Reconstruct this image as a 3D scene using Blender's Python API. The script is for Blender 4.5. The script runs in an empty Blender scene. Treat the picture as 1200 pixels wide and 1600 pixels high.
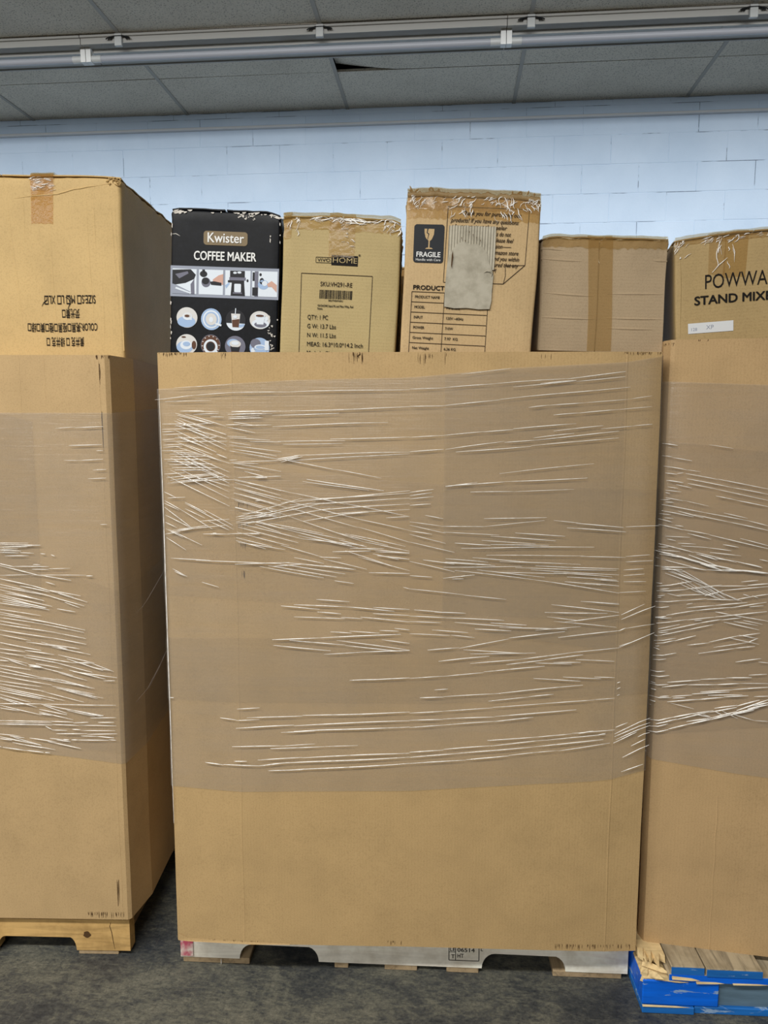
import bpy, bmesh, math, random
from mathutils import Vector, Matrix, noise

random.seed(7)
SC = bpy.context.scene
COL = SC.collection
D2R = math.pi / 180

# ------------------------------------------------------------------ camera
cam_d = bpy.data.cameras.new('camera')
cam = bpy.data.objects.new('camera', cam_d)
COL.objects.link(cam)
SC.camera = cam
F_PX, YAW, PITCH, ROLL, CAM_H = 1161.86, 0.0887, 0.1184, 0.0016, 1.486
cam_d.sensor_fit = 'VERTICAL'
cam_d.sensor_height = 24.0
cam_d.lens = F_PX * 24.0 / 1600.0
cam_d.clip_start = 0.02
_f = Vector((-math.sin(YAW) * math.cos(PITCH), math.cos(YAW) * math.cos(PITCH), -math.sin(PITCH)))
_r = Vector((math.cos(YAW), math.sin(YAW), 0))
_u = _r.cross(_f)
_r, _u = _r * math.cos(ROLL) + _u * math.sin(ROLL), _u * math.cos(ROLL) - _r * math.sin(ROLL)
M = Matrix((_r, _u, -_f)).transposed().to_4x4()
M.translation = Vector((0, 0, CAM_H))
cam.matrix_world = M

# ------------------------------------------------------------------ world, lights, exposure
world = bpy.data.worlds.new('world')
SC.world = world
world.use_nodes = True
world.node_tree.nodes['Background'].inputs[0].default_value = (0.9, 0.95, 1.0, 1)
world.node_tree.nodes['Background'].inputs[1].default_value = 0.025

def area_light(name, loc, sx, sy, power, color, tilt=0.0, spread=180):
    """strip light; tilt in degrees swings it from straight down towards the back wall"""
    l = bpy.data.lights.new(name, 'AREA')
    l.shape = 'RECTANGLE'
    l.size, l.size_y, l.energy, l.color = sx, sy, power, color
    l.spread = spread * D2R
    o = bpy.data.objects.new(name, l)
    o.location, o.rotation_euler = loc, (tilt * D2R, 0, 0)
    COL.objects.link(o)
    return o

# the lit rows of ceiling strip lights: one behind the photographer, one above the bins, both with reflectors
LAMP = (1.0, 0.985, 0.94)
area_light('lit_strip_row_front', (-1.95, -0.6, 3.66), 4.6, 0.22, 205, LAMP)
area_light('lit_strip_row_rear', (-1.95, -4.6, 3.66), 4.6, 0.22, 300, LAMP)
area_light('lit_strip_row_by_wall', (-0.6, 3.25, 3.69), 8.6, 0.16, 50, (0.97, 0.985, 1.0), 64, 76)

SC.view_settings.view_transform = 'Standard'
SC.view_settings.look = 'None'
SC.view_settings.gamma = 1.0
SC.view_settings.use_curve_mapping = False
SC.view_settings.exposure = 0.22

# film strands read off the bins' faces: x and z in mm, width in tenths
STREAK_C = '38,1570,186,1580,7 -2,1543,92,1553,10 92,1553,196,1559,10 170,1558,319,1561,12 319,1561,606,1567,12 16,1537,131,1541,8 179,1514,308,1515,10 308,1515,606,1525,12 179,1506,277,1509,10 277,1504,437,1511,12 171,1497,254,1500,10 277,1479,555,1489,13 289,1442,452,1445,10 302,1436,447,1439,10 416,1449,607,1454,12 286,1401,343,1410,15 291,1396,338,1406,15 296,1393,349,1406,12 328,1410,607,1418,10 317,1396,607,1415,10 302,1398,426,1375,12 426,1375,540,1355,10 358,1352,545,1324,15 348,1347,509,1325,10 181,1349,321,1318,10 180,1333,321,1297,10 180,1317,316,1281,10 182,1299,305,1265,10 321,1318,452,1292,10 321,1297,478,1256,10 316,1281,483,1235,10 305,1265,498,1198,10 452,1292,608,1262,10 478,1256,608,1227,10 483,1235,608,1198,10 498,1198,608,1177,10 184,1259,347,1305,10 189,1254,379,1297,10 184,1246,400,1295,12 189,1238,415,1282,12 295,1294,608,1324,12 347,1302,608,1319,10 316,1289,608,1306,12 378,1276,608,1293,12 410,1266,608,1280,10 441,1266,509,1272,12 347,1250,452,1266,10 551,1259,608,1263,10 182,1283,226,1273,12 221,1249,315,1226,12 199,1241,346,1205,10 189,1233,336,1197,10 186,1222,314,1189,10 183,1209,272,1186,10 183,1201,256,1180,10 315,1226,467,1190,13 346,1205,498,1190,12 263,1244,399,1218,10 294,1234,451,1205,10 336,1215,483,1184,10 425,1224,556,1190,10 451,1219,598,1188,10 436,1203,504,1187,12 420,1175,514,1176,12 462,1182,546,1182,10 504,1182,608,1173,10 525,1174,608,1171,10 530,1164,608,1156,15 519,1169,582,1156,12 188,1196,304,1178,10 293,1189,398,1160,10 325,1159,398,1144,10 388,1160,441,1158,10 398,1155,504,1131,10 451,1176,567,1140,10 483,1161,609,1129,10 240,1137,398,1109,10 261,1138,430,1112,10 287,1143,451,1120,10 298,1146,472,1131,12 271,1138,346,1143,10 398,1139,477,1131,10 424,1101,472,1095,10 509,1123,609,1120,13 593,1087,609,1083,10 17,1155,118,1150,10 81,1150,293,1143,10 179,1142,314,1146,10 95,1094,137,1082,12 21,1128,58,1109,10 26,1120,53,1109,10 8,1205,57,1174,10 14,1227,98,1187,10 58,1290,178,1228,10 52,1516,112,1517,10 57,1514,148,1514,10 86,1508,148,1509,10 127,1501,161,1500,10 179,1514,246,1514,12 171,1507,252,1509,12 171,1501,246,1503,10 174,1497,249,1499,10 252,1514,298,1516,10 41,1510,132,1486,10 46,1505,127,1484,13 65,1508,165,1478,12 38,1491,95,1470,10 44,1496,123,1457,10 49,1498,165,1459,10 72,1485,165,1459,10 40,1482,123,1452,12 74,1473,165,1448,12 37,1469,120,1431,10 71,1470,164,1434,10 45,1455,140,1416,13 92,1455,164,1421,10 47,1451,109,1429,10 37,1442,150,1395,10 140,1413,166,1403,12 36,1430,174,1390,10 63,1434,130,1411,10 36,1418,119,1380,10 25,1401,87,1374,10 52,1416,171,1369,10 69,1400,170,1356,10 36,1408,162,1349,10 50,1374,170,1320,10 24,1372,169,1304,10 15,1357,169,1286,12 79,1359,170,1333,10 95,1374,162,1350,10 118,1364,170,1341,10 7,1484,90,1485,10 38,1479,137,1486,10 6,1472,116,1474,10 6,1465,37,1466,10 8,1458,58,1461,10 5,1445,37,1447,10 10,1442,167,1444,10 37,1451,126,1452,10 123,1451,141,1453,13 8,1434,60,1436,10 7,1427,55,1430,10 4,1420,73,1421,10 31,1416,93,1413,12 23,1411,114,1409,10 25,1405,119,1406,14 9,1399,124,1400,14 17,1395,108,1390,12 22,1386,129,1387,13 27,1378,145,1380,13 34,1372,129,1374,14 8,1362,60,1365,10 13,1353,113,1364,12 23,1348,152,1364,12 28,1344,160,1358,12 55,1353,144,1367,10 15,1340,128,1348,10 60,1346,181,1351,10 165,1482,199,1482,12 184,1488,230,1482,10 199,1481,274,1482,10 168,1477,235,1464,10 167,1455,214,1452,10 173,1450,271,1446,10 222,1442,297,1442,10 172,1442,224,1434,10 172,1434,297,1419,10 180,1424,286,1407,12 172,1419,198,1415,10 198,1415,296,1398,10 171,1398,190,1399,10 174,1392,296,1398,10 174,1390,242,1388,10 181,1382,244,1372,10 176,1390,296,1370,10 207,1371,262,1357,12 191,1356,262,1358,12 233,1354,262,1354,14 259,1357,296,1358,10 181,1351,295,1323,10 183,1343,295,1313,10 183,1329,295,1299,10 180,1317,295,1289,10 174,1304,295,1274,10 182,1284,224,1273,13 232,1298,245,1298,10 224,1273,294,1257,10 6,1319,35,1306,10 14,1303,59,1305,10 6,1298,47,1276,12 5,1290,42,1273,10 5,1282,75,1230,13 7,1261,78,1228,12 47,1275,125,1227,10 58,1293,110,1267,13 105,1275,176,1238,10 115,1248,167,1225,10 58,1277,107,1254,10 6,1243,35,1230,10 6,1227,50,1206,10 94,1247,168,1254,10 38,1227,115,1238,10 19,1220,83,1230,12 5,1213,43,1219,10 24,1224,162,1239,10 101,1215,167,1216,12 125,1219,135,1219,10 162,1216,252,1219,10 184,1254,294,1263,10 200,1267,268,1270,10 189,1259,295,1268,10 184,1244,242,1248,10 236,1249,294,1231,10 231,1241,294,1220,10 215,1217,241,1216,13 606,1567,686,1571,12 686,1570,809,1580,10 809,1580,978,1592,10 978,1592,1114,1608,14 728,1603,845,1616,8 851,1573,999,1587,10 915,1580,999,1587,14 999,1586,1114,1597,10 606,1527,687,1529,13 687,1528,820,1543,12 820,1543,1126,1573,12 889,1524,937,1529,13 937,1529,1022,1536,12 1022,1536,1127,1545,8 1127,1545,1179,1553,7 948,1506,1007,1511,12 1007,1511,1102,1519,12 1102,1519,1180,1527,7 607,1453,687,1457,10 687,1457,784,1467,10 784,1467,853,1473,12 853,1473,1002,1487,14 949,1469,1066,1481,12 607,1418,688,1424,12 693,1424,833,1444,10 902,1452,998,1463,13 833,1442,907,1448,12 907,1448,1104,1468,14 718,1418,897,1433,13 897,1433,1104,1454,12 1061,1475,1140,1482,8 1140,1482,1182,1486,10 694,1334,770,1345,13 694,1337,840,1348,14 840,1348,1033,1357,13 754,1322,857,1323,12 857,1323,1002,1331,8 823,1367,1048,1392,8 608,1320,665,1328,12 608,1313,662,1320,10 608,1304,665,1310,10 608,1289,659,1292,12 646,1264,690,1256,10 788,1257,939,1262,12 608,1249,684,1238,10 684,1238,788,1239,12 788,1239,934,1253,8 956,1254,1020,1247,8 1010,1247,1123,1239,14 988,1236,1129,1227,12 1128,1239,1204,1243,9 864,1224,984,1215,12 690,1225,826,1217,10 805,1214,962,1205,12 608,1241,696,1222,10 608,1227,663,1218,12 608,1219,696,1197,10 718,1198,805,1193,13 783,1205,914,1197,10 734,1185,1055,1190,12 805,1194,946,1194,12 608,1199,718,1175,10 696,1158,800,1150,10 663,1152,817,1142,10 696,1150,806,1145,12 641,1155,718,1144,13 691,1138,882,1140,10 762,1161,915,1151,10 795,1167,1034,1169,10 828,1153,1024,1146,10 915,1143,1116,1136,12 866,1137,1111,1133,10 1023,1166,1131,1164,10 959,1126,1101,1116,10 828,1125,992,1124,10 904,1132,1117,1122,10 992,1116,1112,1108,12 987,1104,1074,1097,13 1036,1102,1118,1094,12 1058,1110,1117,1105,12 719,1130,916,1107,10 916,1107,1119,1077,12 1119,1077,1184,1081,10 773,1131,938,1115,10 691,1110,768,1118,12 713,1107,741,1108,10 608,1152,719,1125,10 609,1115,664,1112,10 609,1082,741,1069,10 741,1069,846,1058,10 1132,1153,1197,1156,10 1127,1133,1176,1136,10 1128,1119,1179,1123,10 1128,1105,1183,1106,10 1131,1167,1190,1172,10 1049,1054,1120,1049,8 620,1030,687,1024,10 670,1024,748,1022,12 609,1015,698,1010,13 698,1010,842,1005,12 797,1008,836,1007,10 720,999,886,989,10 809,999,897,995,13 770,982,859,979,14 831,988,996,984,12 956,1046,1120,1028,14 940,1027,1093,1026,14 946,1015,1028,1007,10 990,1004,1121,1021,14 1027,1055,1120,1049,10 963,1004,1116,991,10 919,981,1029,993,10 609,1000,687,998,10 610,969,710,966,10 665,979,754,974,12 712,966,771,961,10 654,928,732,934,13 732,934,854,958,12 854,960,991,980,15 975,963,1122,983,14 1122,983,1138,990,13 743,929,899,923,12 760,919,921,925,10 682,899,807,914,15 760,894,877,906,12 877,906,1009,927,12 1009,927,1124,940,10 1124,940,1210,978,12 849,894,943,907,13 943,907,1037,920,15 610,856,694,861,10 694,861,794,873,10 794,873,944,891,13 921,898,1010,896,10 965,901,1032,901,12 1020,908,1114,906,10 917,858,1033,854,13 989,863,1083,861,10 1066,864,1116,863,10 636,805,695,808,14 695,808,823,819,10 823,819,1039,843,13 672,827,706,829,10 807,798,907,811,10 907,811,968,819,13 611,766,695,772,12 695,772,818,782,10 818,784,946,794,12 946,794,1068,807,12 1068,807,1118,812,8 611,746,695,750,13 695,750,824,759,12 824,759,1025,781,14 611,729,695,735,12 695,735,824,746,10 824,746,919,758,14 806,696,926,708,13 926,708,1015,718,12 1032,719,1068,727,15 1015,718,1121,729,10 611,663,696,670,14 696,670,814,683,13 814,683,949,699,12 949,699,1099,717,12 611,650,725,659,15 725,659,927,683,13 927,683,1094,703,15 611,632,753,644,15 753,644,860,658,15 860,658,983,673,10 983,673,1111,694,10 1077,714,1099,719,14 1126,1022,1182,1048,12 1127,1011,1204,1045,13 1138,988,1203,998,7 1124,943,1162,955,10 1122,851,1130,854,10 1122,834,1131,838,10 1123,817,1130,820,10 1123,735,1153,747,12 1121,718,1203,760,13 1121,712,1203,748,13 1119,695,1177,724,14 1125,703,1204,739,13 1180,710,1202,721,10 1164,686,1200,704,12 1143,657,1205,690,13 1142,618,1197,638,13 379,1054,461,1050,13 323,1042,451,1036,14 291,1037,387,1030,14 451,1036,572,1026,13 381,1022,440,1018,13 519,1036,609,1032,12 519,1021,609,1016,12 440,1009,493,1006,10 488,1010,609,1000,13 323,1009,450,1007,10 413,972,466,970,12 461,976,535,971,12 535,978,583,976,10 572,983,609,980,10 268,952,386,956,16 386,956,588,969,16 311,951,450,939,13 429,952,610,927,12 450,939,589,925,12 271,937,413,925,13 397,916,493,922,10 493,921,610,927,14 541,954,610,946,12 460,848,525,852,10 503,851,610,857,15 176,771,233,775,10 132,745,173,741,12 173,741,232,744,10 200,747,341,755,14 341,755,611,768,15 172,720,319,729,15 319,729,611,746,15 286,710,373,716,10 319,713,611,730,15 161,670,286,674,12 258,666,395,675,13 286,673,373,681,10 395,674,481,678,8 165,632,198,633,12 90,625,137,621,15 137,621,230,620,14 230,620,307,630,16 225,635,340,644,13 340,644,611,661,15 263,626,611,650,16 252,607,340,612,12 296,609,611,633,16 2,795,13,795,10'
STREAK_L = '-89,1475,-16,1477,12 -140,1472,-89,1475,7 -107,1428,-22,1432,12 -121,1392,-74,1392,6 -78,1392,-20,1395,12 -36,1416,-19,1416,8 -48,1366,-13,1367,10 -61,1345,-14,1347,10 -35,1225,-17,1225,10 -304,1175,-226,1175,10 -305,1164,-194,1171,12 -305,1160,-254,1161,10 -304,1176,-254,1175,10 -304,1171,-196,1170,12 -305,1164,-229,1165,10 -305,1155,-246,1154,12 -306,1152,-252,1150,10 -249,1150,-213,1149,10 -196,1149,-183,1148,10 -289,1141,-227,1142,12 -168,1145,-158,1141,12 -266,1114,-175,1113,12 -221,1107,-176,1106,10 -176,1109,-119,1111,10 -217,1119,-198,1118,10 -309,1091,-224,1093,8 -224,1092,-78,1091,8 -78,1091,-61,1091,15 -307,1123,-266,1113,15 -308,1117,-196,1090,13 -196,1090,-118,1077,13 -186,1073,-161,1066,10 -310,1082,-226,1065,15 -226,1065,-176,1051,13 -176,1051,-95,1036,12 -311,1067,-227,1048,10 -254,1062,-176,1046,13 -227,1048,-154,1029,10 -154,1042,-78,1020,10 -198,1056,-114,1035,10 -177,1035,-87,1011,12 -311,1061,-199,1039,10 -312,1053,-191,1022,10 -295,1044,-194,1023,13 -312,1041,-172,1008,12 -313,1036,-223,1013,13 -313,1030,-187,1005,13 -302,1021,-179,998,12 -314,1017,-229,1004,12 -229,1013,-190,1003,16 -159,1001,-111,993,13 -138,1019,-99,1005,10 -315,1001,-202,982,10 -315,992,-231,976,10 -315,988,-158,959,10 -316,978,-203,961,10 -231,976,-87,945,10 -203,961,-91,938,10 -317,969,-232,955,10 -317,962,-165,937,14 -165,937,-86,923,12 -318,945,-177,924,14 -177,924,-86,906,12 -195,908,-115,897,10 -319,932,-234,915,10 -149,901,-104,893,10 -320,912,-207,889,14 -246,912,-138,895,12 -206,912,-116,887,10 -178,898,-76,879,12 -250,889,-173,877,15 -321,895,-250,886,13 -248,877,-123,856,16 -254,871,-163,854,15 -162,878,-66,855,12 -140,867,-44,836,14 -123,857,-75,855,18 -180,860,-73,831,13 -135,837,-39,813,15 -124,831,-11,816,13 -75,855,-16,832,10 -66,843,-27,835,10 -45,807,-14,807,10 -322,885,-248,874,10 -322,873,-243,854,10 -243,851,-209,845,20 -241,845,-204,841,18 -223,852,-152,840,13 -210,842,-125,822,12 -164,828,-88,809,10 -323,862,-295,859,13 -294,862,-247,846,13 -324,848,-238,836,10 -324,841,-211,816,12 -325,832,-225,814,13 -211,816,-154,807,15 -171,813,-69,787,12 -154,804,-75,786,10 -225,814,-97,793,10 -325,821,-183,795,12 -326,807,-212,789,10 -183,792,-70,770,10 -327,797,-199,777,10 -172,786,-76,767,13 -155,781,-62,758,10 -127,775,-47,760,10 -327,791,-151,751,11 -328,785,-180,751,12 -328,778,-214,755,15 -213,777,-99,749,10 -328,770,-243,747,10 -329,761,-227,733,11 -329,759,-273,741,10 -330,742,-215,743,15 -215,741,-14,741,12 -215,742,-129,725,12 -209,739,-147,716,12 -221,727,-147,713,13 -222,721,-131,699,12 -222,715,-188,709,14 -169,733,-49,711,12 -129,725,-55,709,13 -78,716,-49,711,16 -147,725,-72,710,10 -330,738,-216,712,10 -331,732,-274,723,10 -84,704,-15,705,12 -333,694,-194,694,16 -194,693,-131,692,13 -131,690,-90,693,12 -333,689,-189,688,10 -334,684,-189,684,17 -189,684,-117,683,14 -117,683,-16,683,10 -64,693,-21,693,13 -207,679,-190,670,13 -190,670,-149,669,12 -135,671,-112,670,16 -112,670,-19,670,10 -179,660,-95,660,15 -95,659,-14,660,12 -112,653,-69,652,11 -69,653,-23,648,14 -162,642,-145,641,16 -139,643,-122,643,16 -122,643,-38,643,14 -38,643,-18,642,10 -197,645,-162,641,13 -335,657,-278,652,10 -336,651,-221,627,13 -336,645,-299,639,13 -304,651,-266,646,15 -295,648,-224,628,12 -252,646,-180,636,13 -203,637,-114,617,15 -180,641,-142,636,12 -299,633,-221,619,10 -250,625,-184,614,10 -337,623,-329,620,10 -326,621,-265,611,15 -265,611,-216,605,14 -213,605,-199,604,15'
STREAK_R = '10,1440,37,1435,13 11,1409,26,1406,10 26,1405,71,1398,12 12,1384,60,1375,14 60,1375,92,1371,7 13,1368,38,1365,12 38,1366,53,1368,10 58,1368,131,1354,15 131,1354,247,1333,14 61,1354,166,1334,14 166,1334,248,1319,13 16,1350,54,1344,18 64,1343,128,1330,14 128,1330,249,1306,14 37,1339,74,1331,12 20,1334,42,1331,10 15,1325,50,1322,10 15,1319,25,1317,10 16,1308,56,1301,12 129,1313,177,1304,13 177,1304,250,1289,15 11,1301,26,1302,10 16,1296,34,1295,12 56,1301,115,1289,7 12,1291,106,1273,14 106,1273,204,1255,14 204,1255,252,1243,13 150,1272,204,1261,11 12,1276,82,1262,14 82,1268,166,1251,13 166,1250,253,1232,16 45,1276,104,1260,15 108,1436,163,1428,7 10,1266,28,1265,10 16,1258,35,1256,10 8,1253,33,1247,12 9,1239,59,1229,17 59,1229,119,1219,14 119,1219,256,1189,15 39,1239,59,1237,12 69,1220,124,1207,14 20,1213,75,1212,12 190,1212,255,1195,13 152,1195,188,1189,14 23,1205,43,1201,10 48,1195,90,1194,10 56,1189,120,1186,11 11,1193,86,1175,16 120,1186,172,1180,12 123,1175,194,1170,13 92,1170,141,1156,12 86,1175,185,1152,12 236,1162,257,1158,14 11,1184,26,1185,10 11,1178,54,1176,10 4,1173,45,1165,30 45,1165,102,1148,35 102,1148,152,1133,35 122,1145,182,1134,30 12,1168,67,1159,20 67,1159,137,1141,25 152,1133,211,1131,30 182,1134,259,1130,35 211,1132,259,1129,25 74,1167,142,1143,16 102,1168,136,1159,15 136,1161,176,1156,13 175,1157,244,1141,14 205,1152,241,1145,13 7,1157,103,1133,12 6,1134,76,1136,18 76,1136,118,1131,16 118,1133,187,1131,15 14,1130,61,1130,15 13,1134,64,1124,13 22,1120,85,1098,11 29,1125,105,1099,11 36,1126,120,1094,11 46,1127,135,1087,11 59,1129,150,1079,11 64,1127,165,1069,12 53,1097,106,1072,10 60,1102,126,1068,10 70,1103,141,1063,10 85,1103,156,1064,10 100,1099,171,1059,10 115,1094,166,1060,10 125,1089,195,1057,12 145,1079,203,1056,10 96,1080,121,1070,14 106,1085,141,1067,14 116,1073,156,1060,13 11,1084,85,1102,15 10,1094,18,1095,10 11,1073,71,1081,13 71,1081,140,1094,14 91,1082,154,1096,11 13,1079,33,1082,10 47,1064,116,1070,13 116,1068,160,1082,14 155,1082,261,1096,14 140,1092,213,1095,12 213,1097,261,1103,18 198,1105,236,1110,13 10,1045,72,1053,14 72,1053,122,1059,12 122,1058,190,1060,15 190,1062,229,1072,16 229,1072,262,1078,14 12,1061,24,1064,10 75,1044,90,1047,10 10,1030,35,1036,13 76,1034,142,1044,14 142,1044,215,1054,15 11,1007,29,1012,25 29,1013,98,1029,15 98,1029,177,1040,16 177,1040,258,1057,16 11,1005,42,1009,11 12,991,79,1005,15 79,1005,144,1016,14 144,1016,260,1034,18 13,978,62,993,13 13,972,110,998,17 110,998,159,1009,15 159,1009,203,1016,13 95,1003,114,1005,10 13,960,81,979,13 81,979,140,996,13 13,967,36,971,10 11,946,54,956,13 12,939,52,950,14 52,950,101,965,15 11,961,13,960,15 82,941,132,950,14 132,950,200,971,16 200,971,248,981,16 143,939,221,956,13 221,956,244,968,14 109,920,192,939,15 192,939,238,947,16 10,908,57,920,16 11,897,34,902,13 196,904,254,916,15 12,934,18,936,10 11,928,19,925,10 143,1028,178,1023,15 178,1023,266,1010,13 164,1004,245,989,15 186,1006,242,998,11 208,1010,252,1003,11 220,1045,252,1049,14 176,965,247,953,13 200,972,242,966,12 29,1069,62,1062,8 12,1057,17,1058,10 204,1074,219,1070,13 224,1072,239,1067,10 7,867,32,872,14 9,854,43,861,15 8,838,13,838,10 6,832,42,838,13 39,843,117,854,17 117,854,176,861,15 176,862,235,867,18 27,829,87,839,17 87,839,157,845,14 157,845,207,851,20 207,851,275,856,10 9,820,15,821,10 23,805,45,808,14 7,799,51,803,12 53,802,84,806,13 51,807,99,814,13 99,815,186,827,18 118,823,193,834,16 193,834,276,845,17 136,816,216,822,14 41,791,114,802,18 114,802,174,813,18 174,813,230,820,18 243,820,277,824,13 8,788,15,790,13 8,778,11,779,13 228,873,269,879,12 248,907,272,906,10 7,735,56,752,20 56,752,106,767,24 106,767,151,777,20 18,731,66,748,26 66,748,141,772,20 141,772,205,790,20 153,782,205,794,18 205,792,256,811,20 11,721,46,734,17 7,706,47,720,18 47,720,92,736,22 92,736,147,753,24 147,753,196,771,24 89,743,147,757,20 147,757,206,779,20 196,772,257,793,25 205,781,277,814,24 181,766,245,786,20 230,787,278,801,26 242,795,278,807,24 98,765,152,758,12 126,764,144,760,10 153,775,176,765,12 171,777,209,760,11 196,770,246,758,12 246,758,281,758,10 49,789,105,777,8 2,651,7,651,15'
# ------------------------------------------------------------------ material helpers
MATS = {}

def lin(c):
    return tuple(((v / 255) / 12.92 if v / 255 <= 0.04045 else ((v / 255 + 0.055) / 1.055) ** 2.4) for v in c) + (1,)

class NT:
    def __init__(self, name):
        self.m = bpy.data.materials.new(name)
        self.m.use_nodes = True
        self.t = self.m.node_tree
        self.t.nodes.clear()
        self.out = self.n('ShaderNodeOutputMaterial')
        MATS[name] = self.m
    def n(self, kind, **kw):
        nd = self.t.nodes.new(kind)
        for k, v in kw.items():
            setattr(nd, k, v)
        return nd
    def l(self, a, b):
        self.t.links.new(a, b)
    def coords(self, scale=(1, 1, 1), kind='Object', rot=(0, 0, 0)):
        tc = self.n('ShaderNodeTexCoord')
        mp = self.n('ShaderNodeMapping')
        mp.inputs['Scale'].default_value = scale
        mp.inputs['Rotation'].default_value = rot
        if kind == 'World':
            g = self.n('ShaderNodeNewGeometry')
            self.l(g.outputs['Position'], mp.inputs[0])
        else:
            self.l(tc.outputs[kind], mp.inputs[0])
        return mp.outputs[0]
    def noise(self, vec, scale, detail=3, rough=0.55, dist=0.0):
        nd = self.n('ShaderNodeTexNoise')
        nd.inputs['Scale'].default_value = scale
        nd.inputs['Detail'].default_value = detail
        nd.inputs['Roughness'].default_value = rough
        nd.inputs['Distortion'].default_value = dist
        self.l(vec, nd.inputs['Vector'])
        return nd.outputs['Fac']
    def ramp(self, fac, stops):
        r = self.n('ShaderNodeValToRGB')
        e = r.color_ramp.elements
        while len(e) < len(stops):
            e.new(0.5)
        for i, (p, c) in enumerate(stops):
            e[i].position = p
            e[i].color = c if len(c) == 4 else tuple(c) + (1,)
        self.l(fac, r.inputs[0])
        return r.outputs[0]
    def mix(self, fac, a, b, mode='MIX'):
        m = self.n('ShaderNodeMix', data_type='RGBA', blend_type=mode)
        for sock, v in ((m.inputs[0], fac), (m.inputs[6], a), (m.inputs[7], b)):
            if hasattr(v, 'links'):
                self.l(v, sock)
            else:
                sock.default_value = v
        return m.outputs[2]
    def math(self, op, a, b=None, clamp=False):
        m = self.n('ShaderNodeMath', operation=op, use_clamp=clamp)
        for i, v in enumerate((a, b)):
            if v is None:
                continue
            if hasattr(v, 'links'):
                self.l(v, m.inputs[i])
            else:
                m.inputs[i].default_value = v
        return m.outputs[0]
    def bump(self, h, strength=0.2, dist=0.002):
        b = self.n('ShaderNodeBump')
        b.inputs['Strength'].default_value = strength
        b.inputs['Distance'].default_value = dist
        self.l(h, b.inputs['Height'])
        return b.outputs[0]
    def principled(self, color, rough=0.6, spec=0.4, normal=None, **kw):
        p = self.n('ShaderNodeBsdfPrincipled')
        for k, v in (('Base Color', color), ('Roughness', rough), ('Specular IOR Level', spec)):
            if hasattr(v, 'links'):
                self.l(v, p.inputs[k])
            else:
                p.inputs[k].default_value = v
        for k, v in kw.items():
            k = k.replace('_', ' ')
            if hasattr(v, 'links'):
                self.l(v, p.inputs[k])
            else:
                p.inputs[k].default_value = v
        if normal is not None:
            self.l(normal, p.inputs['Normal'])
        self.l(p.outputs[0], self.out.inputs[0])
        return p

def flat_mat(name, rgb, rough=0.6, spec=0.3):
    t = NT(name)
    t.principled(lin(rgb), rough, spec)
    return t.m

def kraft(name, rgb, flute='V', dirt=0.15, rough=0.62):
    t = NT(name)
    v = t.coords()
    c = lin(rgb)
    dark = tuple(x * 0.90 for x in c[:3]) + (1,)
    lite = tuple(min(1, x * 1.06) for x in c[:3]) + (1,)
    col = t.ramp(t.noise(v, 7, 5, 0.6), [(0.3, dark), (0.52, c), (0.75, lite)])
    fib = t.noise(t.coords((1, 1, 1)), 290, 3, 0.7)
    col = t.mix(0.5, col, t.ramp(fib, [(0.34, (0.70, 0.68, 0.64)), (0.5, (0.98, 0.98, 0.98)), (0.68, (1.0, 1.0, 1.0))]), 'MULTIPLY')
    # broad grubby marks with shapes of their own
    d = t.ramp(t.noise(t.coords((1, 1, 2.2)), 3.1, 6, 0.62, 0.6), [(0.56, (1, 1, 1)), (0.78, (0.72, 0.68, 0.62))])
    col = t.mix(dirt, col, d, 'MULTIPLY')
    w = t.n('ShaderNodeTexWave', wave_type='BANDS', bands_direction='X' if flute == 'V' else 'Z')
    w.inputs['Scale'].default_value = 40
    w.inputs['Distortion'].default_value = 0.6
    w.inputs['Detail'].default_value = 1
    t.l(v, w.inputs['Vector'])
    h = t.math('ADD', t.math('MULTIPLY', w.outputs['Fac'], 0.35), t.noise(v, 35, 4, 0.6))
    t.principled(col, rough, 0.25, t.bump(h, 0.22, 0.0012))
    return t.m

K_C = kraft('kraft_tan', (191, 160, 113))
K_L = kraft('kraft_tan_pale', (191, 161, 117))
K_R = kraft('kraft_brown', (192, 160, 116))
K_BIG = kraft('kraft_golden', (206, 175, 121), dirt=0.1)
K_VIVO = kraft('kraft_grey_tan', (186, 165, 117), 'H')
K_FRAG = kraft('kraft_warm_tan', (200, 171, 127))
K_PLAIN = kraft('kraft_plain_brown', (180, 158, 128), 'H')
K_POW = kraft('kraft_olive_tan', (181, 155, 109), 'H')
K_EDGE = kraft('kraft_cut_edge', (152, 127, 89))
BLACK_CARD = None

def black_card():
    t = NT('black_printed_card')
    v = t.coords()
    n = t.noise(v, 90, 4, 0.7)
    col = t.ramp(n, [(0.3, lin((8, 9, 13))), (0.62, lin((15, 17, 23))), (0.80, lin((34, 36, 42)))])
    t.principled(col, 0.42, 0.18, t.bump(t.noise(v, 20, 3), 0.15, 0.002))
    return t.m
BLACK_CARD = black_card()

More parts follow.
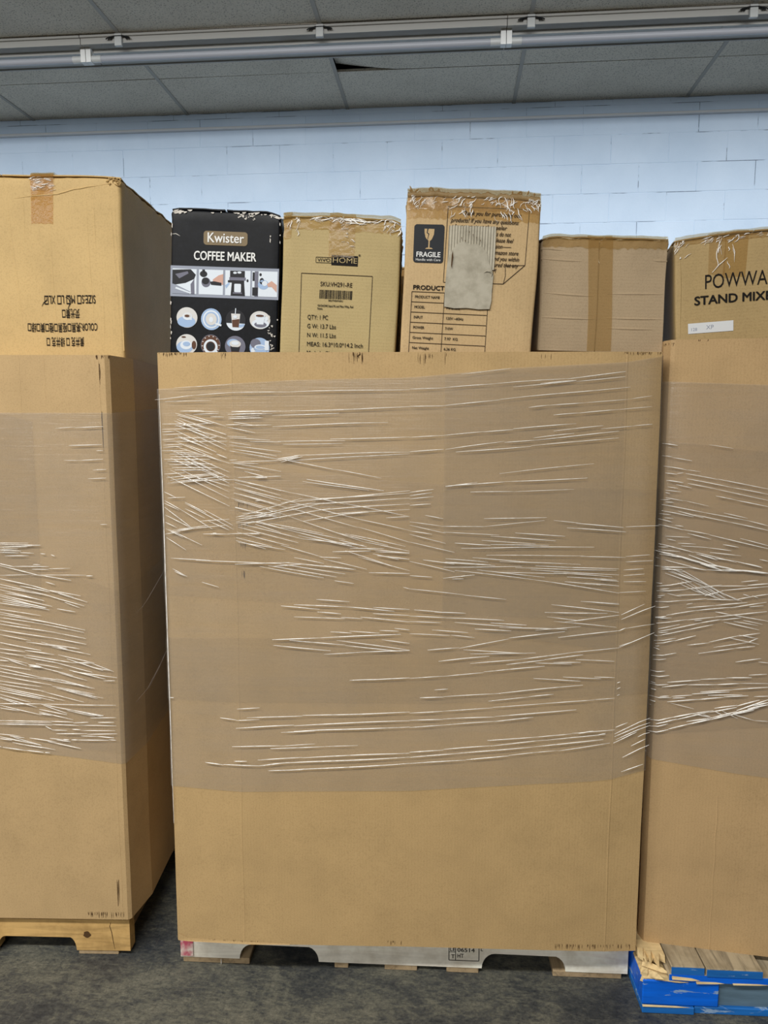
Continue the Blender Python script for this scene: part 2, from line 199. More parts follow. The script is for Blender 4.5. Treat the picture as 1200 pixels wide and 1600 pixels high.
INK = flat_mat('black_ink', (30, 27, 25), 0.7, 0.15)
INK_SOFT = flat_mat('faded_ink', (58, 46, 36), 0.75, 0.15)
INK_WHITE = flat_mat('white_print', (232, 232, 230), 0.55)
GREY_PRINT = flat_mat('grey_print', (150, 156, 172), 0.5)
GOLD_PRINT = flat_mat('bronze_print', (126, 108, 78), 0.45)
PHOTO_WHITE = flat_mat('photo_white', (222, 230, 240), 0.5)
PHOTO_BLUE = flat_mat('photo_pale_blue', (160, 185, 220), 0.5)
PHOTO_DARK = flat_mat('photo_dark', (26, 26, 32), 0.5)
PHOTO_MID = flat_mat('photo_grey', (112, 112, 128), 0.5)
PHOTO_BROWN = flat_mat('photo_coffee', (92, 58, 40), 0.5)
PHOTO_CREAM = flat_mat('photo_cream', (214, 212, 210), 0.5)
PHOTO_SKIN = flat_mat('photo_skin', (206, 164, 148), 0.5)
LABEL_BLACK = flat_mat('label_charcoal', (34, 37, 42), 0.55)
PAPER = flat_mat('white_paper_label', (222, 224, 226), 0.6)
SCUFF = flat_mat('dark_scuff', (84, 62, 40), 0.85, 0.1)
WHITE_CHIP = flat_mat('bare_paper_chip', (214, 208, 200), 0.8, 0.1)

def torn_paper():
    t = NT('torn_grey_paper')
    v = t.coords()
    c = t.ramp(t.noise(v, 28, 5, 0.65), [(0.3, lin((160, 153, 136))), (0.55, lin((184, 177, 160))), (0.8, lin((190, 184, 168)))])
    t.principled(c, 0.85, 0.15, t.bump(t.noise(v, 130, 4, 0.7), 0.4, 0.001))
    return t.m
TORN = torn_paper()

def tape_mat(name, tint, gloss=0.10, diff=0.22, dcol=(186, 150, 98)):
    t = NT(name)
    v = t.coords()
    nrm = t.bump(t.noise(t.coords((1, 1, 1)), 60, 3, 0.6), 0.25, 0.002)
    tr = t.n('ShaderNodeBsdfTransparent')
    tr.inputs[0].default_value = lin(tint)
    df = t.n('ShaderNodeBsdfDiffuse')
    df.inputs[0].default_value = lin(dcol)
    gl = t.n('ShaderNodeBsdfGlossy')
    gl.inputs['Roughness'].default_value = 0.16
    t.l(nrm, gl.inputs['Normal'])
    m1 = t.n('ShaderNodeMixShader')
    m1.inputs[0].default_value = diff
    t.l(tr.outputs[0], m1.inputs[1]); t.l(df.outputs[0], m1.inputs[2])
    m2 = t.n('ShaderNodeMixShader')
    m2.inputs[0].default_value = gloss
    t.l(m1.outputs[0], m2.inputs[1]); t.l(gl.outputs[0], m2.inputs[2])
    t.l(m2.outputs[0], t.out.inputs[0])
    return t.m
TAPE = tape_mat('brown_packing_tape', (249, 242, 225), 0.02, 0.22, (182, 149, 98))
TAPE_GOLD = tape_mat('golden_packing_tape', (246, 230, 192), 0.02, 0.30, (184, 138, 72))
TAPE_CLEAR = tape_mat('clear_packing_tape', (248, 242, 230), 0.04, 0.12, (196, 170, 128))

def film_mat(name, haze, gloss, seed, tint=(0.95, 0.95, 0.945, 1)):
    """stretch film: clear plastic, a little milky, glossy, drawn out into horizontal streaks"""
    t = NT(name)
    tc = t.coords((1.0, 1.0, 26))
    mpv = t.n('ShaderNodeVectorMath', operation='ADD')
    t.l(tc, mpv.inputs[0]); mpv.inputs[1].default_value = (seed, seed * 2, 0)
    n1 = t.noise(mpv.outputs[0], 2.3, 5, 0.6, 0.3)
    tcf = t.coords((4.0, 4.0, 260))
    n2 = t.noise(tcf, 1.0, 3, 0.6)
    blot = t.noise(t.coords((1, 1, 1.4)), 3.2, 3, 0.5)
    nrm = t.bump(t.math('ADD', n1, n2), 0.5, 0.0016)
    tr = t.n('ShaderNodeBsdfTransparent')
    tr.inputs[0].default_value = tint
    df = t.n('ShaderNodeBsdfDiffuse')
    df.inputs[0].default_value = lin((206, 196, 182))
    gl = t.n('ShaderNodeBsdfGlossy')
    gl.inputs['Roughness'].default_value = 0.24
    t.l(nrm, gl.inputs['Normal'])
    m1 = t.n('ShaderNodeMixShader')
    fac = t.math('MULTIPLY', t.math('ADD', t.math('MULTIPLY', n1, 0.9), t.math('MULTIPLY', blot, 1.1)), haze)
    t.l(fac, m1.inputs[0])
    t.l(tr.outputs[0], m1.inputs[1]); t.l(df.outputs[0], m1.inputs[2])
    m2 = t.n('ShaderNodeMixShader')
    t.l(t.math('MULTIPLY', n2, gloss * 2), m2.inputs[0])
    t.l(m1.outputs[0], m2.inputs[1]); t.l(gl.outputs[0], m2.inputs[2])
    t.l(m2.outputs[0], t.out.inputs[0])
    return t.m
FILM_A = film_mat('stretch_film', 0.19, 0.045, 1.3)
FILM_B = film_mat('stretch_film_layered', 0.05, 0.03, 4.1, (0.97, 0.968, 0.963, 1))
FILM_C = film_mat('stretch_film_outer', 0.025, 0.03, 7.7, (0.988, 0.986, 0.984, 1))

def strand_mat():
    t = NT('gathered_film')
    v = t.coords((1, 1, 1))
    n = t.noise(v, 34, 3, 0.6)
    a = t.ramp(n, [(0.28, (0.45, 0.45, 0.45)), (0.55, (1, 1, 1))])
    t.principled(lin((252, 248, 242)), 0.18, 1.0, None, Alpha=a)
    return t.m
STRAND = strand_mat()

def wood(name, rgb, grain='X', contrast=0.35, knots=True):
    t = NT(name)
    sc = {'X': (1.2, 14, 14), 'Y': (14, 1.2, 14), 'Z': (14, 14, 1.2)}[grain]
    v = t.coords(sc)
    c = lin(rgb)
    dk = tuple(x * (1 - contrast) for x in c[:3]) + (1,)
    lt = tuple(min(1, x * 1.12) for x in c[:3]) + (1,)
    g = t.noise(v, 3.5, 6, 0.6, 1.2)
    col = t.ramp(g, [(0.32, dk), (0.5, c), (0.72, lt)])
    col = t.mix(0.6, col, t.ramp(t.noise(t.coords((1, 1, 1)), 9, 4, 0.7), [(0.35, (0.62, 0.58, 0.52)), (0.55, (1, 1, 1))]), 'MULTIPLY')
    t.principled(col, 0.75, 0.2, t.bump(g, 0.35, 0.0015))
    return t.m
W_WHITE = wood('whitewashed_pine', (248, 242, 228), 'X', 0.14)
W_YELLOW = wood('yellow_pine', (206, 168, 108), 'X', 0.28)
W_TAN = wood('raw_pine', (172, 150, 118), 'Y', 0.35)
W_GREY = wood('weathered_wood', (176, 162, 136), 'Y', 0.45)
W_RAW = wood('splintered_wood', (226, 200, 150), 'X', 0.3)

def blue_paint(name, rgb, wear):
    t = NT(name)
    v = t.coords((2.2, 6, 9))
    n = t.noise(v, 5, 6, 0.62, 0.5)
    mask = t.ramp(n, [(wear, (0, 0, 0)), (wear + 0.05, (1, 1, 1))])
    base = t.ramp(t.noise(t.coords((1, 9, 9)), 7, 4), [(0.35, tuple(x * 0.75 for x in lin(rgb)[:3])), (0.65, lin(rgb))])
    col = t.mix(mask, base, lin((150, 176, 206)))
    t.principled(col, 0.5, 0.35, t.bump(n, 0.3, 0.0015))
    return t.m
BLUE = blue_paint('blue_pallet_paint', (5, 112, 242), 0.60)
BLUE_D = blue_paint('blue_pallet_paint_worn', (34, 116, 200), 0.62)
BLUE_G = blue_paint('blue_grey_pallet_paint', (104, 130, 148), 0.72)

def pink_wood():
    t = NT('red_spray_mark')
    v = t.coords()
    col = t.ramp(t.noise(v, 40, 3), [(0.38, lin((222, 208, 196))), (0.60, lin((186, 84, 104)))])
    t.principled(col, 0.8, 0.2)
    return t.m
PINK = pink_wood()

def floor_mat():
    t = NT('worn_concrete_floor')
    v = t.coords((1, 1, 1))
    big = t.noise(v, 3.6, 9, 0.66, 0.5)
    mid = t.noise(t.coords((1, 2.2, 1), rot=(0, 0, 0.5)), 34, 8, 0.78, 0.4)
    f = t.math('ADD', t.math('MULTIPLY', big, 0.55), t.math('MULTIPLY', mid, 0.45))
    col = t.ramp(f, [(0.40, lin((50, 53, 57))), (0.48, lin((74, 75, 73))), (0.54, lin((98, 97, 87))), (0.66, lin((126, 122, 108)))])
    fine = t.noise(v, 120, 6, 0.8)
    col = t.mix(0.6, col, t.ramp(fine, [(0.36, (0.30, 0.30, 0.32)), (0.52, (0.95, 0.95, 0.95)), (0.66, (1.25, 1.25, 1.2))]), 'MULTIPLY')
    s1 = t.noise(t.coords((2, 60, 1), rot=(0, 0, 0.6)), 3, 3, 0.6, 0.2)
    s2 = t.noise(t.coords((70, 2, 1), rot=(0, 0, 0.9)), 3, 3, 0.6, 0.2)
    sc = t.math('MAXIMUM', t.ramp(s1, [(0.66, (0, 0, 0)), (0.72, (1, 1, 1))]), t.ramp(s2, [(0.67, (0, 0, 0)), (0.73, (1, 1, 1))]))
    col = t.mix(t.math('MULTIPLY', sc, 0.35), col, lin((128, 124, 110)))
    s3 = t.noise(t.coords((3, 50, 1), rot=(0, 0, -0.4)), 4, 3, 0.6, 0.4)
    col = t.mix(t.math('MULTIPLY', t.ramp(s3, [(0.64, (0, 0, 0)), (0.70, (1, 1, 1))]), 0.6), col, lin((34, 36, 40)))
    rough = t.ramp(f, [(0.42, (0.42, 0.42, 0.42)), (0.58, (0.75, 0.75, 0.75))])
    t.principled(col, rough, 0.35, t.bump(t.math('ADD', mid, t.math('MULTIPLY', fine, 0.5)), 0.25, 0.003))
    return t.m
FLOOR_M = floor_mat()

def wall_paint(name, crack):
    t = NT(name)
    v = t.coords(kind='World')
    col = t.ramp(t.noise(v, 2.0, 5, 0.6), [(0.3, lin((188, 208, 229))), (0.7, lin((201, 219, 238)))])
    pits = t.ramp(t.noise(v, 120, 3, 0.7), [(0.26, (0.62, 0.66, 0.72)), (0.36, (1, 1, 1))])
    col = t.mix(0.5, col, pits, 'MULTIPLY')
    if crack:
        k = t.ramp(t.noise(t.coords((1, 1, 2), kind='World'), 2.6, 4, 0.6), [(0.53, (1, 1, 1)), (0.60, (0.30, 0.31, 0.33))])
        col = t.mix(1.0, col, k, 'MULTIPLY')
    t.principled(col, 0.6, 0.3, t.bump(t.noise(v, 70, 5, 0.7), 0.45, 0.003))
    return t.m
WALL_M = wall_paint('pale_blue_block_paint', False)
JOINT_M = wall_paint('pale_blue_mortar_paint', True)

def tile_mat():
    t = NT('acoustic_tile')
    v = t.coords(kind='World')
    base = t.ramp(t.noise(v, 3, 4), [(0.3, lin((202, 194, 178))), (0.7, lin((214, 206, 190)))])
    vo = t.n('ShaderNodeTexVoronoi', feature='F1')
    vo.inputs['Scale'].default_value = 75
    t.l(v, vo.inputs['Vector'])
    ho = t.ramp(vo.outputs['Distance'], [(0.16, (0.40, 0.40, 0.40)), (0.34, (1, 1, 1))])
    fis = t.ramp(t.noise(v, 95, 3, 0.7), [(0.34, (0.55, 0.55, 0.55)), (0.46, (1, 1, 1))])
    col = t.mix(0.7, t.mix(0.8, base, ho, 'MULTIPLY'), fis, 'MULTIPLY')
    t.principled(col, 0.9, 0.1, t.bump(vo.outputs['Distance'], 0.3, 0.003))
    return t.m
TILE_M = tile_mat()
TEE_M = flat_mat('grey_tee_bar', (158, 153, 143), 0.5)
PLENUM_M = flat_mat('dark_plenum', (30, 30, 30), 0.9)
FIX_M = flat_mat('white_enamel', (172, 170, 164), 0.55, 0.3)
SOCKET_M = flat_mat('white_socket_plastic', (228, 228, 224), 0.45)
CAP_M = flat_mat('dull_metal_cap', (190, 191, 188), 0.35, 0.6)
TUBE_M = flat_mat('unlit_tube_glass', (168, 170, 176), 0.25, 0.5)
WIRE_M = flat_mat('black_wire', (20, 20, 20), 0.6)
TRIM_M = flat_mat('white_trim_paint', (216, 220, 224), 0.45)

# ------------------------------------------------------------------ geometry helpers
class MB:
    def __init__(self):
        self.v, self.f, self.mi = [], [], []
    def add(self, verts, faces, mi=0):
        o = len(self.v)
        self.v += [tuple(p) for p in verts]
        self.f += [tuple(i + o for i in f) for f in faces]
        self.mi += [mi] * len(faces)
        return self
    def box(self, x0, x1, y0, y1, z0, z1, mi=0):
        p = [(x, y, z) for z in (z0, z1) for y in (y0, y1) for x in (x0, x1)]
        return self.add(p, [(0, 2, 3, 1), (4, 5, 7, 6), (0, 1, 5, 4), (2, 6, 7, 3), (0, 4, 6, 2), (1, 3, 7, 5)], mi)
    def prism_y(self, poly, y0, y1, mi=0):
        """polygon in x-z (ccw seen from -y) extruded from y0 to y1"""
        n = len(poly)
        p = [(x, y0, z) for x, z in poly] + [(x, y1, z) for x, z in poly]
        f = [tuple(range(n)), tuple(range(2 * n - 1, n - 1, -1))]
        f += [(i, i + n, (i + 1) % n + n, (i + 1) % n) for i in range(n)]
        return self.add(p, f, mi)
    def prism_x(self, poly, x0, x1, mi=0):
        n = len(poly)
        p = [(x0, y, z) for y, z in poly] + [(x1, y, z) for y, z in poly]
        f = [tuple(range(n - 1, -1, -1)), tuple(range(n, 2 * n))]
        f += [(i, (i + 1) % n, (i + 1) % n + n, i + n) for i in range(n)]
        return self.add(p, f, mi)
    def cyl_x(self, y, z, r, x0, x1, n=20, mi=0):
        return self.prism_x([(y + r * math.cos(2 * math.pi * i / n), z + r * math.sin(2 * math.pi * i / n)) for i in range(n)], x0, x1, mi)
    def poly(self, pts, mi=0):
        return self.add(pts, [tuple(range(len(pts)))], mi)
    def mesh(self, name):
        me = bpy.data.meshes.new(name)
        me.from_pydata(self.v, [], self.f)
        me.polygons.foreach_set('material_index', self.mi)
        me.update()
        return me
    def build(self, name, mats, parent=None, smooth=False, bevel=0.0, flip=True):
        me = self.mesh(name)
        if flip or bevel:
            bm = bmesh.new(); bm.from_mesh(me)
            if flip:
                bmesh.ops.recalc_face_normals(bm, faces=bm.faces)
            if bevel:
                bmesh.ops.bevel(bm, geom=list(bm.edges), offset=bevel, segments=1, affect='EDGES', profile=0.5)
            bm.to_mesh(me); bm.free()
        return link(name, me, mats, parent, smooth)

def link(name, me, mats, parent=None, smooth=False):
    o = bpy.data.objects.new(name, me)
    if not isinstance(mats, (list, tuple)):
        mats = [mats]
    if len(me.materials) == 0:
        for m in mats:
            me.materials.append(m)
    if smooth:
        me.polygons.foreach_set('use_smooth', [True] * len(me.polygons))
    COL.objects.link(o)
    if parent:
        o.parent = parent
    return o

def thing(name, label, cat, loc=(0, 0, 0), rot=(0, 0, 0), group=None):
    o = bpy.data.objects.new(name, None)
    o.empty_display_size = 0.1
    COL.objects.link(o)
    o.location, o.rotation_euler = loc, rot
    o['label'], o['category'] = label, cat
    if group:
        o['group'] = group
    return o

def structure(o):
    o['kind'] = 'structure'
    return o

def stuff(o):
    o['kind'] = 'stuff'
    return o

def ridge(mb, pts, normal, w, h, taper=True):
    """a thin raised rib along pts standing on a surface with the given outward normal"""
    n = Vector(normal)
    N = len(pts)
    rings = []
    for i, p in enumerate(pts):
        p = Vector(p)
        t = Vector(pts[min(i + 1, N - 1)]) - Vector(pts[max(i - 1, 0)])
        s = t.cross(n)
        if s.length < 1e-9:
            s = Vector((0, 0, 1))
        s.normalize()
        k = 1.0
        if taper:
            k = 0.35 + 0.65 * min(1.0, 3.2 * min(i, N - 1 - i) / max(1, N - 1))
        hw, hh = w * k * 0.5, h * k
        rings.append([p - s * hw, p - s * hw * 0.6 + n * hh * 0.75, p + n * hh, p + s * hw * 0.6 + n * hh * 0.75, p + s * hw])
    V = [q for r in rings for q in r]
    Fc = []
    for i in range(N - 1):
        for j in range(4):
            a = i * 5 + j
            Fc.append((a, a + 1, a + 6, a + 5))
    mb.add(V, Fc)

def text_mesh(body, size, bold=0.0, shear=0.0, align='LEFT', xs=1.0, spacing=1.0):
    """(verts, faces) of a flat text; x to the right, y up, baseline at 0"""
    c = bpy.data.curves.new('text', 'FONT')
    c.body = body
    c.size = size
    c.offset = min(0.0, bold) * size
    c.shear = shear
    c.align_x = align
    c.space_character = spacing
    c.resolution_u = 3
    o = bpy.data.objects.new('text', c)
    COL.objects.link(o)
    dg = bpy.context.evaluated_depsgraph_get()
    dg.update()
    me = bpy.data.meshes.new_from_object(o.evaluated_get(dg))
    vs = [(v.co.x * xs, v.co.y) for v in me.vertices]
    fs = [tuple(p.vertices) for p in me.polygons]
    if bold > 0:          # heavier strokes: the same glyphs struck again a little to each side
        n, e = len(vs), bold * size * 1.5
        base, bf = list(vs), list(fs)
        for k, (dx, dy) in enumerate(((e, 0), (-e, 0), (0, e * .6), (0, -e * .6))):
            vs += [(a + dx, b + dy) for a, b in base]
            fs += [tuple(i + n * (k + 1) for i in f) for f in bf]
    bpy.data.objects.remove(o)
    bpy.data.curves.remove(c)
    bpy.data.meshes.remove(me)
    return vs, fs

class Art:
    """print on the front (-y) face of a carton: artwork units, x right and y down from the face's top-left corner"""
    def __init__(self, W, H, y_face, scale, parent, deform=None):
        self.W, self.H, self.yf, self.s, self.p, self.df = W, H, y_face, scale, parent, deform
    def P(self, x, y, lift):
        q = Vector((-self.W / 2 + x * self.s, self.yf, self.H - y * self.s))
        if self.df:
            q = self.df(q)
        q.y -= 0.0012 + lift * 0.0003
        return q
    def emit(self, name, shapes, mats, stuffed=False):
        """shapes: (list of 2d pts lists as faces, material index, lift)"""
        mb = MB()
        for pts2, faces, mi, lift in shapes:
            mb.add([self.P(x, y, lift) for x, y in pts2], faces, mi)
        # all print faces look out of the carton
        me = mb.mesh(name)
        bm = bmesh.new(); bm.from_mesh(me)
        bm.faces.ensure_lookup_table()
        for f in bm.faces:
            f.normal_update()
            if f.normal.y > 0:
                f.normal_flip()
        bm.to_mesh(me); bm.free()
        o = link(name, me, mats, self.p)
        return o
    def text(self, name, body, x, y, size, mat, bold=0.0, shear=0.0, align='LEFT', width=None, lift=1, turned=False, spacing=1.0):
        vs, fs = text_mesh(body, size, bold, shear, align, 1.0, spacing)
        copies = 5 if bold > 0 else 1
        if width:
            w = max(v[0] for v in vs) - min(v[0] for v in vs)
            k = width / w
            vs = [(a * k, b) for a, b in vs]
        if turned:
            pts = [(x - a, y + b) for a, b in vs]
        else:
            pts = [(x + a, y - b) for a, b in vs]
        n, m = len(pts) // copies, len(fs) // copies
        parts = [(pts[k * n:(k + 1) * n], [tuple(i - k * n for i in f) for f in fs[k * m:(k + 1) * m]], 0, lift + 0.35 * k) for k in range(copies)]
        return self.emit(name, parts, [mat])

def rect(x0, y0, x1, y1, mi=0, lift=0):
    return ([(x0, y0), (x1, y0), (x1, y1), (x0, y1)], [(0, 1, 2, 3)], mi, lift)

def disc(x, y, rx, ry=None, mi=0, lift=0, n=28, a0=0, a1=360):
    ry = ry or rx
    full = abs(a1 - a0) >= 360
    m = n if full else n + 1
    pts = [(x + rx * math.cos((a0 + (a1 - a0) * i / n) * D2R), y + ry * math.sin((a0 + (a1 - a0) * i / n) * D2R)) for i in range(m)]
    return (pts, [tuple(range(m))], mi, lift)

def rrect(x0, y0, x1, y1, r, mi=0, lift=0):
    pts = []
    for cx, cy, a in ((x1 - r, y0 + r, -90), (x1 - r, y1 - r, 0), (x0 + r, y1 - r, 90), (x0 + r, y0 + r, 180)):
        for k in range(7):
            t = (a + 15 * k) * D2R
            pts.append((cx + r * math.cos(t), cy + r * math.sin(t)))
    return (pts, [tuple(range(len(pts)))], mi, lift)

def line(x0, y0, x1, y1, w, mi=0, lift=0):
    dx, dy = x1 - x0, y1 - y0
    L = math.hypot(dx, dy) or 1
    nx, ny = -dy / L * w / 2, dx / L * w / 2
    return ([(x0 + nx, y0 + ny), (x1 + nx, y1 + ny), (x1 - nx, y1 - ny), (x0 - nx, y0 - ny)], [(0, 1, 2, 3)], mi, lift)

def frame(x0, y0, x1, y1, w, mi=0, lift=0):
    return [line(x0, y0, x1, y0, w, mi, lift), line(x1, y0, x1, y1, w, mi, lift), line(x1, y1, x0, y1, w, mi, lift), line(x0, y1, x0, y0, w, mi, lift)]

def polyg(pts, mi=0, lift=0):
    return (pts, [tuple(range(len(pts)))], mi, lift)

# ------------------------------------------------------------------ the room
ROOM_X0, ROOM_X1, ROOM_Y0, WALL_Y, CEIL_Z = -6.0, 6.0, -6.0, 5.776, 3.80

floor = structure(MB().box(ROOM_X0, ROOM_X1, ROOM_Y0, WALL_Y + 0.2, -0.1, 0.0).build('floor', FLOOR_M))

wall = structure(MB().box(ROOM_X0, ROOM_X1, WALL_Y + 0.0017, WALL_Y + 0.2, 0.0, CEIL_Z + 0.1).build('wall_back', JOINT_M))

def block_mesh(seed):
    rnd = random.Random(seed)
    w, h, t, b = 0.4032, 0.2004, 0.03, 0.0022
    mb = MB()
    x, z = w / 2, h / 2
    fr = [(-x + b, 0, -z + b), (x - b, 0, -z + b), (x - b, 0, z - b), (-x + b, 0, z - b)]
    md = [(-x, b, -z), (x, b, -z), (x, b, z), (-x, b, z)]
    bk = [(-x, t, -z), (x, t, -z), (x, t, z), (-x, t, z)]
    fr = [(a + rnd.uniform(-.001, .001), c, d + rnd.uniform(-.001, .001)) for a, c, d in fr]
    V = fr + md + bk
    Fc = [(0, 1, 2, 3)]
    for i in range(4):
        j = (i + 1) % 4
        Fc += [(i, i + 4, j + 4, j), (i + 4, i + 8, j + 8, j + 4)]
    mb.add(V, Fc)
    me = mb.mesh('concrete_block')
    bm = bmesh.new(); bm.from_mesh(me); bmesh.ops.recalc_face_normals(bm, faces=bm.faces); bm.to_mesh(me); bm.free()
    me.materials.append(WALL_M)
    return me
BLOCKS = [block_mesh(s) for s in range(5)]
JX, JZ = -3.3356, 3.5596        # a joint and the course line above it
low = MB()
for row in range(-16, 2):
    z0 = JZ - 0.2032 * (1 - row) if row < 0 else JZ + 0.2032 * (row - 1)
    zc = JZ + 0.2032 * row - 0.1016
    off = 0.0 if row % 2 == 0 else 0.203
    for k in range(-3, 19):
        x = JX + 0.406 * k + off + 0.203
        if x < -4.9 or x > 3.9:
            continue
        if zc < 2.25:
            # hidden behind the loads: joined
            b = 0.0022
            low.box(x - 0.2016, x + 0.2016, WALL_Y, WALL_Y + 0.03, max(0.0, zc - 0.1002), zc + 0.1002)
            continue
        o = bpy.data.objects.new('concrete_block', random.choice(BLOCKS))
        COL.objects.link(o)
        o.parent = wall
        o.location = (x, WALL_Y + random.uniform(-0.0008, 0.0008), zc)
        o.rotation_euler = (random.uniform(-.002, .002), 0, random.uniform(-.002, .002))
stuff(low.build('concrete_block_courses', WALL_M, wall))
# cut course under the ceiling
topz = JZ + 0.2032
half = MB()
for k in range(-3, 19):
    x = JX + 0.406 * k + 0.203
    if -4.9 < x < 3.9:
        MB().box(x - 0.2016, x + 0.2016, WALL_Y, WALL_Y + 0.03, topz + 0.0015, CEIL_Z - 0.002).build('concrete_block', WALL_M, wall)

trim = structure(MB().prism_x([(WALL_Y, 3.676), (WALL_Y - 0.026, 3.678), (WALL_Y - 0.030, 3.684), (WALL_Y - 0.030, 3.693), (WALL_Y - 0.024, 3.697), (WALL_Y, 3.700)], -4.9, 3.9).build('trim_1', TRIM_M))

ceiling = structure(MB().box(ROOM_X0, ROOM_X1, ROOM_Y0, WALL_Y + 0.2, CEIL_Z + 0.06, CEIL_Z + 0.16).build('ceiling', PLENUM_M))
TEE_X = [-3.224 + 1.2175 * k for k in range(-2, 7)]
ROW_Y = [WALL_Y, 5.19, 4.58, 3.97, 3.36, 2.75, 2.14, 1.53, 0.92, 0.31, -0.30, -0.91]
def tile_mesh(w, d):
    return MB().box(-w / 2, w / 2, -d / 2, d / 2, 0, 0.016).mesh('ceiling_tile')
tm_std = tile_mesh(1.2095, 0.603); tm_std.materials.append(TILE_M)
tm_wall = tile_mesh(1.2095, 0.579); tm_wall.materials.append(TILE_M)
for c in range(len(TEE_X) - 1):
    cx = (TEE_X[c] + TEE_X[c + 1]) / 2
    for r in range(len(ROW_Y) - 1):
        cy = (ROW_Y[r] + ROW_Y[r + 1]) / 2
        if r == 1 and abs(TEE_X[c] + 0.789) < 0.1:
            # this tile has slipped and curls up at one corner
            mb = MB(); nx, ny = 12, 6
            V = []
            for z in (0, 0.016):
                for j in range(ny + 1):
                    for i in range(nx + 1):
                        x = -0.60475 + 1.2095 * i / nx; y = -0.3015 + 0.600 * j / ny
                        up = 0.05 * max(0, 1 - (x + 0.605) / 0.42) ** 1.3 * max(0, 1 - (0.3 - y) / 0.55)
                        V.append((x, y, z + up))
            Fc = []
            n = (nx + 1) * (ny + 1)
            for j in range(ny):
                for i in range(nx):
                    a = j * (nx + 1) + i
                    Fc += [(a, a + nx + 1, a + nx + 2, a + 1), (n + a, n + a + 1, n + a + nx + 2, n + a + nx + 1)]
            mb.add(V, Fc)
            o = mb.build('ceiling_tile', TILE_M, ceiling)
        else:
            o = bpy.data.objects.new('ceiling_tile', tm_wall if r == 0 else tm_std)
            COL.objects.link(o); o.parent = ceiling
        o.location = (cx, cy, CEIL_Z + random.uniform(0, 0.0015))
        o.rotation_euler = (random.uniform(-.0015, .0015), random.uniform(-.0012, .0012), 0)
tee = MB().box(-0.0125, 0.0125, -0.91, WALL_Y, CEIL_Z - 0.004, CEIL_Z - 0.0005).box(-0.001, 0.001, -0.91, WALL_Y, CEIL_Z - 0.001, CEIL_Z + 0.03).mesh('tee_bar')
tee.materials.append(TEE_M)
for x in TEE_X:
    o = bpy.data.objects.new('tee_bar', tee); COL.objects.link(o); o.parent = ceiling; o.location = (x, 0, 0)

# ------------------------------------------------------------------ unlit strip lights under the ceiling
def strip_light(x0, x1, label):
    t = thing('strip_light', label, 'light fixture', ((x0 + x1) / 2, 4.72, CEIL_Z - 0.004), group='unlit strip lights in a row under the ceiling')
    L = (x1 - x0) / 2 - 0.002
    # pan with turned-down lips, seen from below
    y0, y1 = -0.12, 0.18
    pan = [(y0, 0), (y0, -0.046), (y0 + 0.010, -0.046), (y0 + 0.012, -0.034), (-0.03, -0.034), (-0.024, -0.052), (0.02, -0.052), (0.026, -0.034), (y1 - 0.012, -0.034), (y1 - 0.010, -0.042), (y1, -0.042), (y1, 0)]
    MB().prism_x(pan, -L, L).build('pan', FIX_M, t)
    MB().box(-L, L, y0 - 0.014, y0, -0.012, 0.0).build('flange', FIX_M, t)
    zt, yt, r = -0.092, -0.035, 0.0185
    MB().cyl_x(yt, zt, r, -L + 0.085, L - 0.085, 24).build('tube', TUBE_M, t, smooth=False)
    for s in (-1, 1):
        a, b = sorted((s * (L - 0.028), s * (L - 0.088)))
        for dy, dz in ((0, 0),):
            MB().cyl_x(yt + dy, zt + dz, r + 0.0015, a, b, 24).build('end_cap', CAP_M, t)
            a2, b2 = sorted((s * L, s * (L - 0.030)))
            MB().prism_x([(yt + dy - 0.023, zt + dz - 0.024), (yt + dy + 0.023, zt + dz - 0.024), (yt + dy + 0.027, -0.03), (yt + dy - 0.027, -0.03)], a2, b2).build('lamp_holder', SOCKET_M, t)
        a3, b3 = sorted((s * L, s * (L - 0.12)))
        MB().box(a3, b3, y0 + 0.012, y0 + 0.03, -0.044, -0.034).build('end_plate', FIX_M, t)
    for x in TEE_X:
        if x0 < x < x1:
            lx = x - (x0 + x1) / 2
            MB().box(lx - 0.022, lx + 0.022, y0 - 0.022, y0 - 0.0005, -0.070, -0.001).build('hanger_bracket', CAP_M, t, bevel=0.002)
            wmb = MB()
            for k in range(3):
                pts = []
                for i in range(13):
                    a = math.pi * i / 12
                    pts.append((lx + math.cos(a) * (0.05 + 0.012 * k), y0 - 0.012 - 0.004 * k, -0.034 + math.sin(a) * (0.026 - 0.004 * k)))
                ridge(wmb, pts, (0, -1, 0), 0.008, 0.004, False)
            wmb.build('wire_loop', WIRE_M, t)
    # joint cover half-way along
    MB().box(-0.045, 0.045, -0.029, 0.024, -0.0555, -0.0515).build('joint_cover', FIX_M, t)
    return t
strip_light(-4.795, -2.250, 'unlit strip light, farthest left of the row under the ceiling')
strip_light(-2.250, 0.295, 'unlit strip light in the middle of the row, above the black box')
strip_light(0.295, 2.840, 'unlit strip light, farthest right of the row, above the blank brown carton')
# ------------------------------------------------------------------ pallets
def stringer_poly(L, z0, z1, notches, nh, r=0.035):
    p = [(0, z0)]
    for a, b in notches:
        p.append((a, z0))
        for k in range(1, 7):
            t = math.pi / 2 * k / 6
            p.append((a + r * (1 - math.cos(t)) , z0 + nh * math.sin(t)))
        for k in range(5, -1, -1):
            t = math.pi / 2 * k / 6
            p.append((b - r * (1 - math.cos(t)), z0 + nh * math.sin(t)))
    p += [(L, z0), (L, z1), (0, z1)]
    return p

def pallet_root(label, P, yaw):
    return thing('pallet', label, 'pallet', (P[0], P[1], 0), (0, 0, yaw))

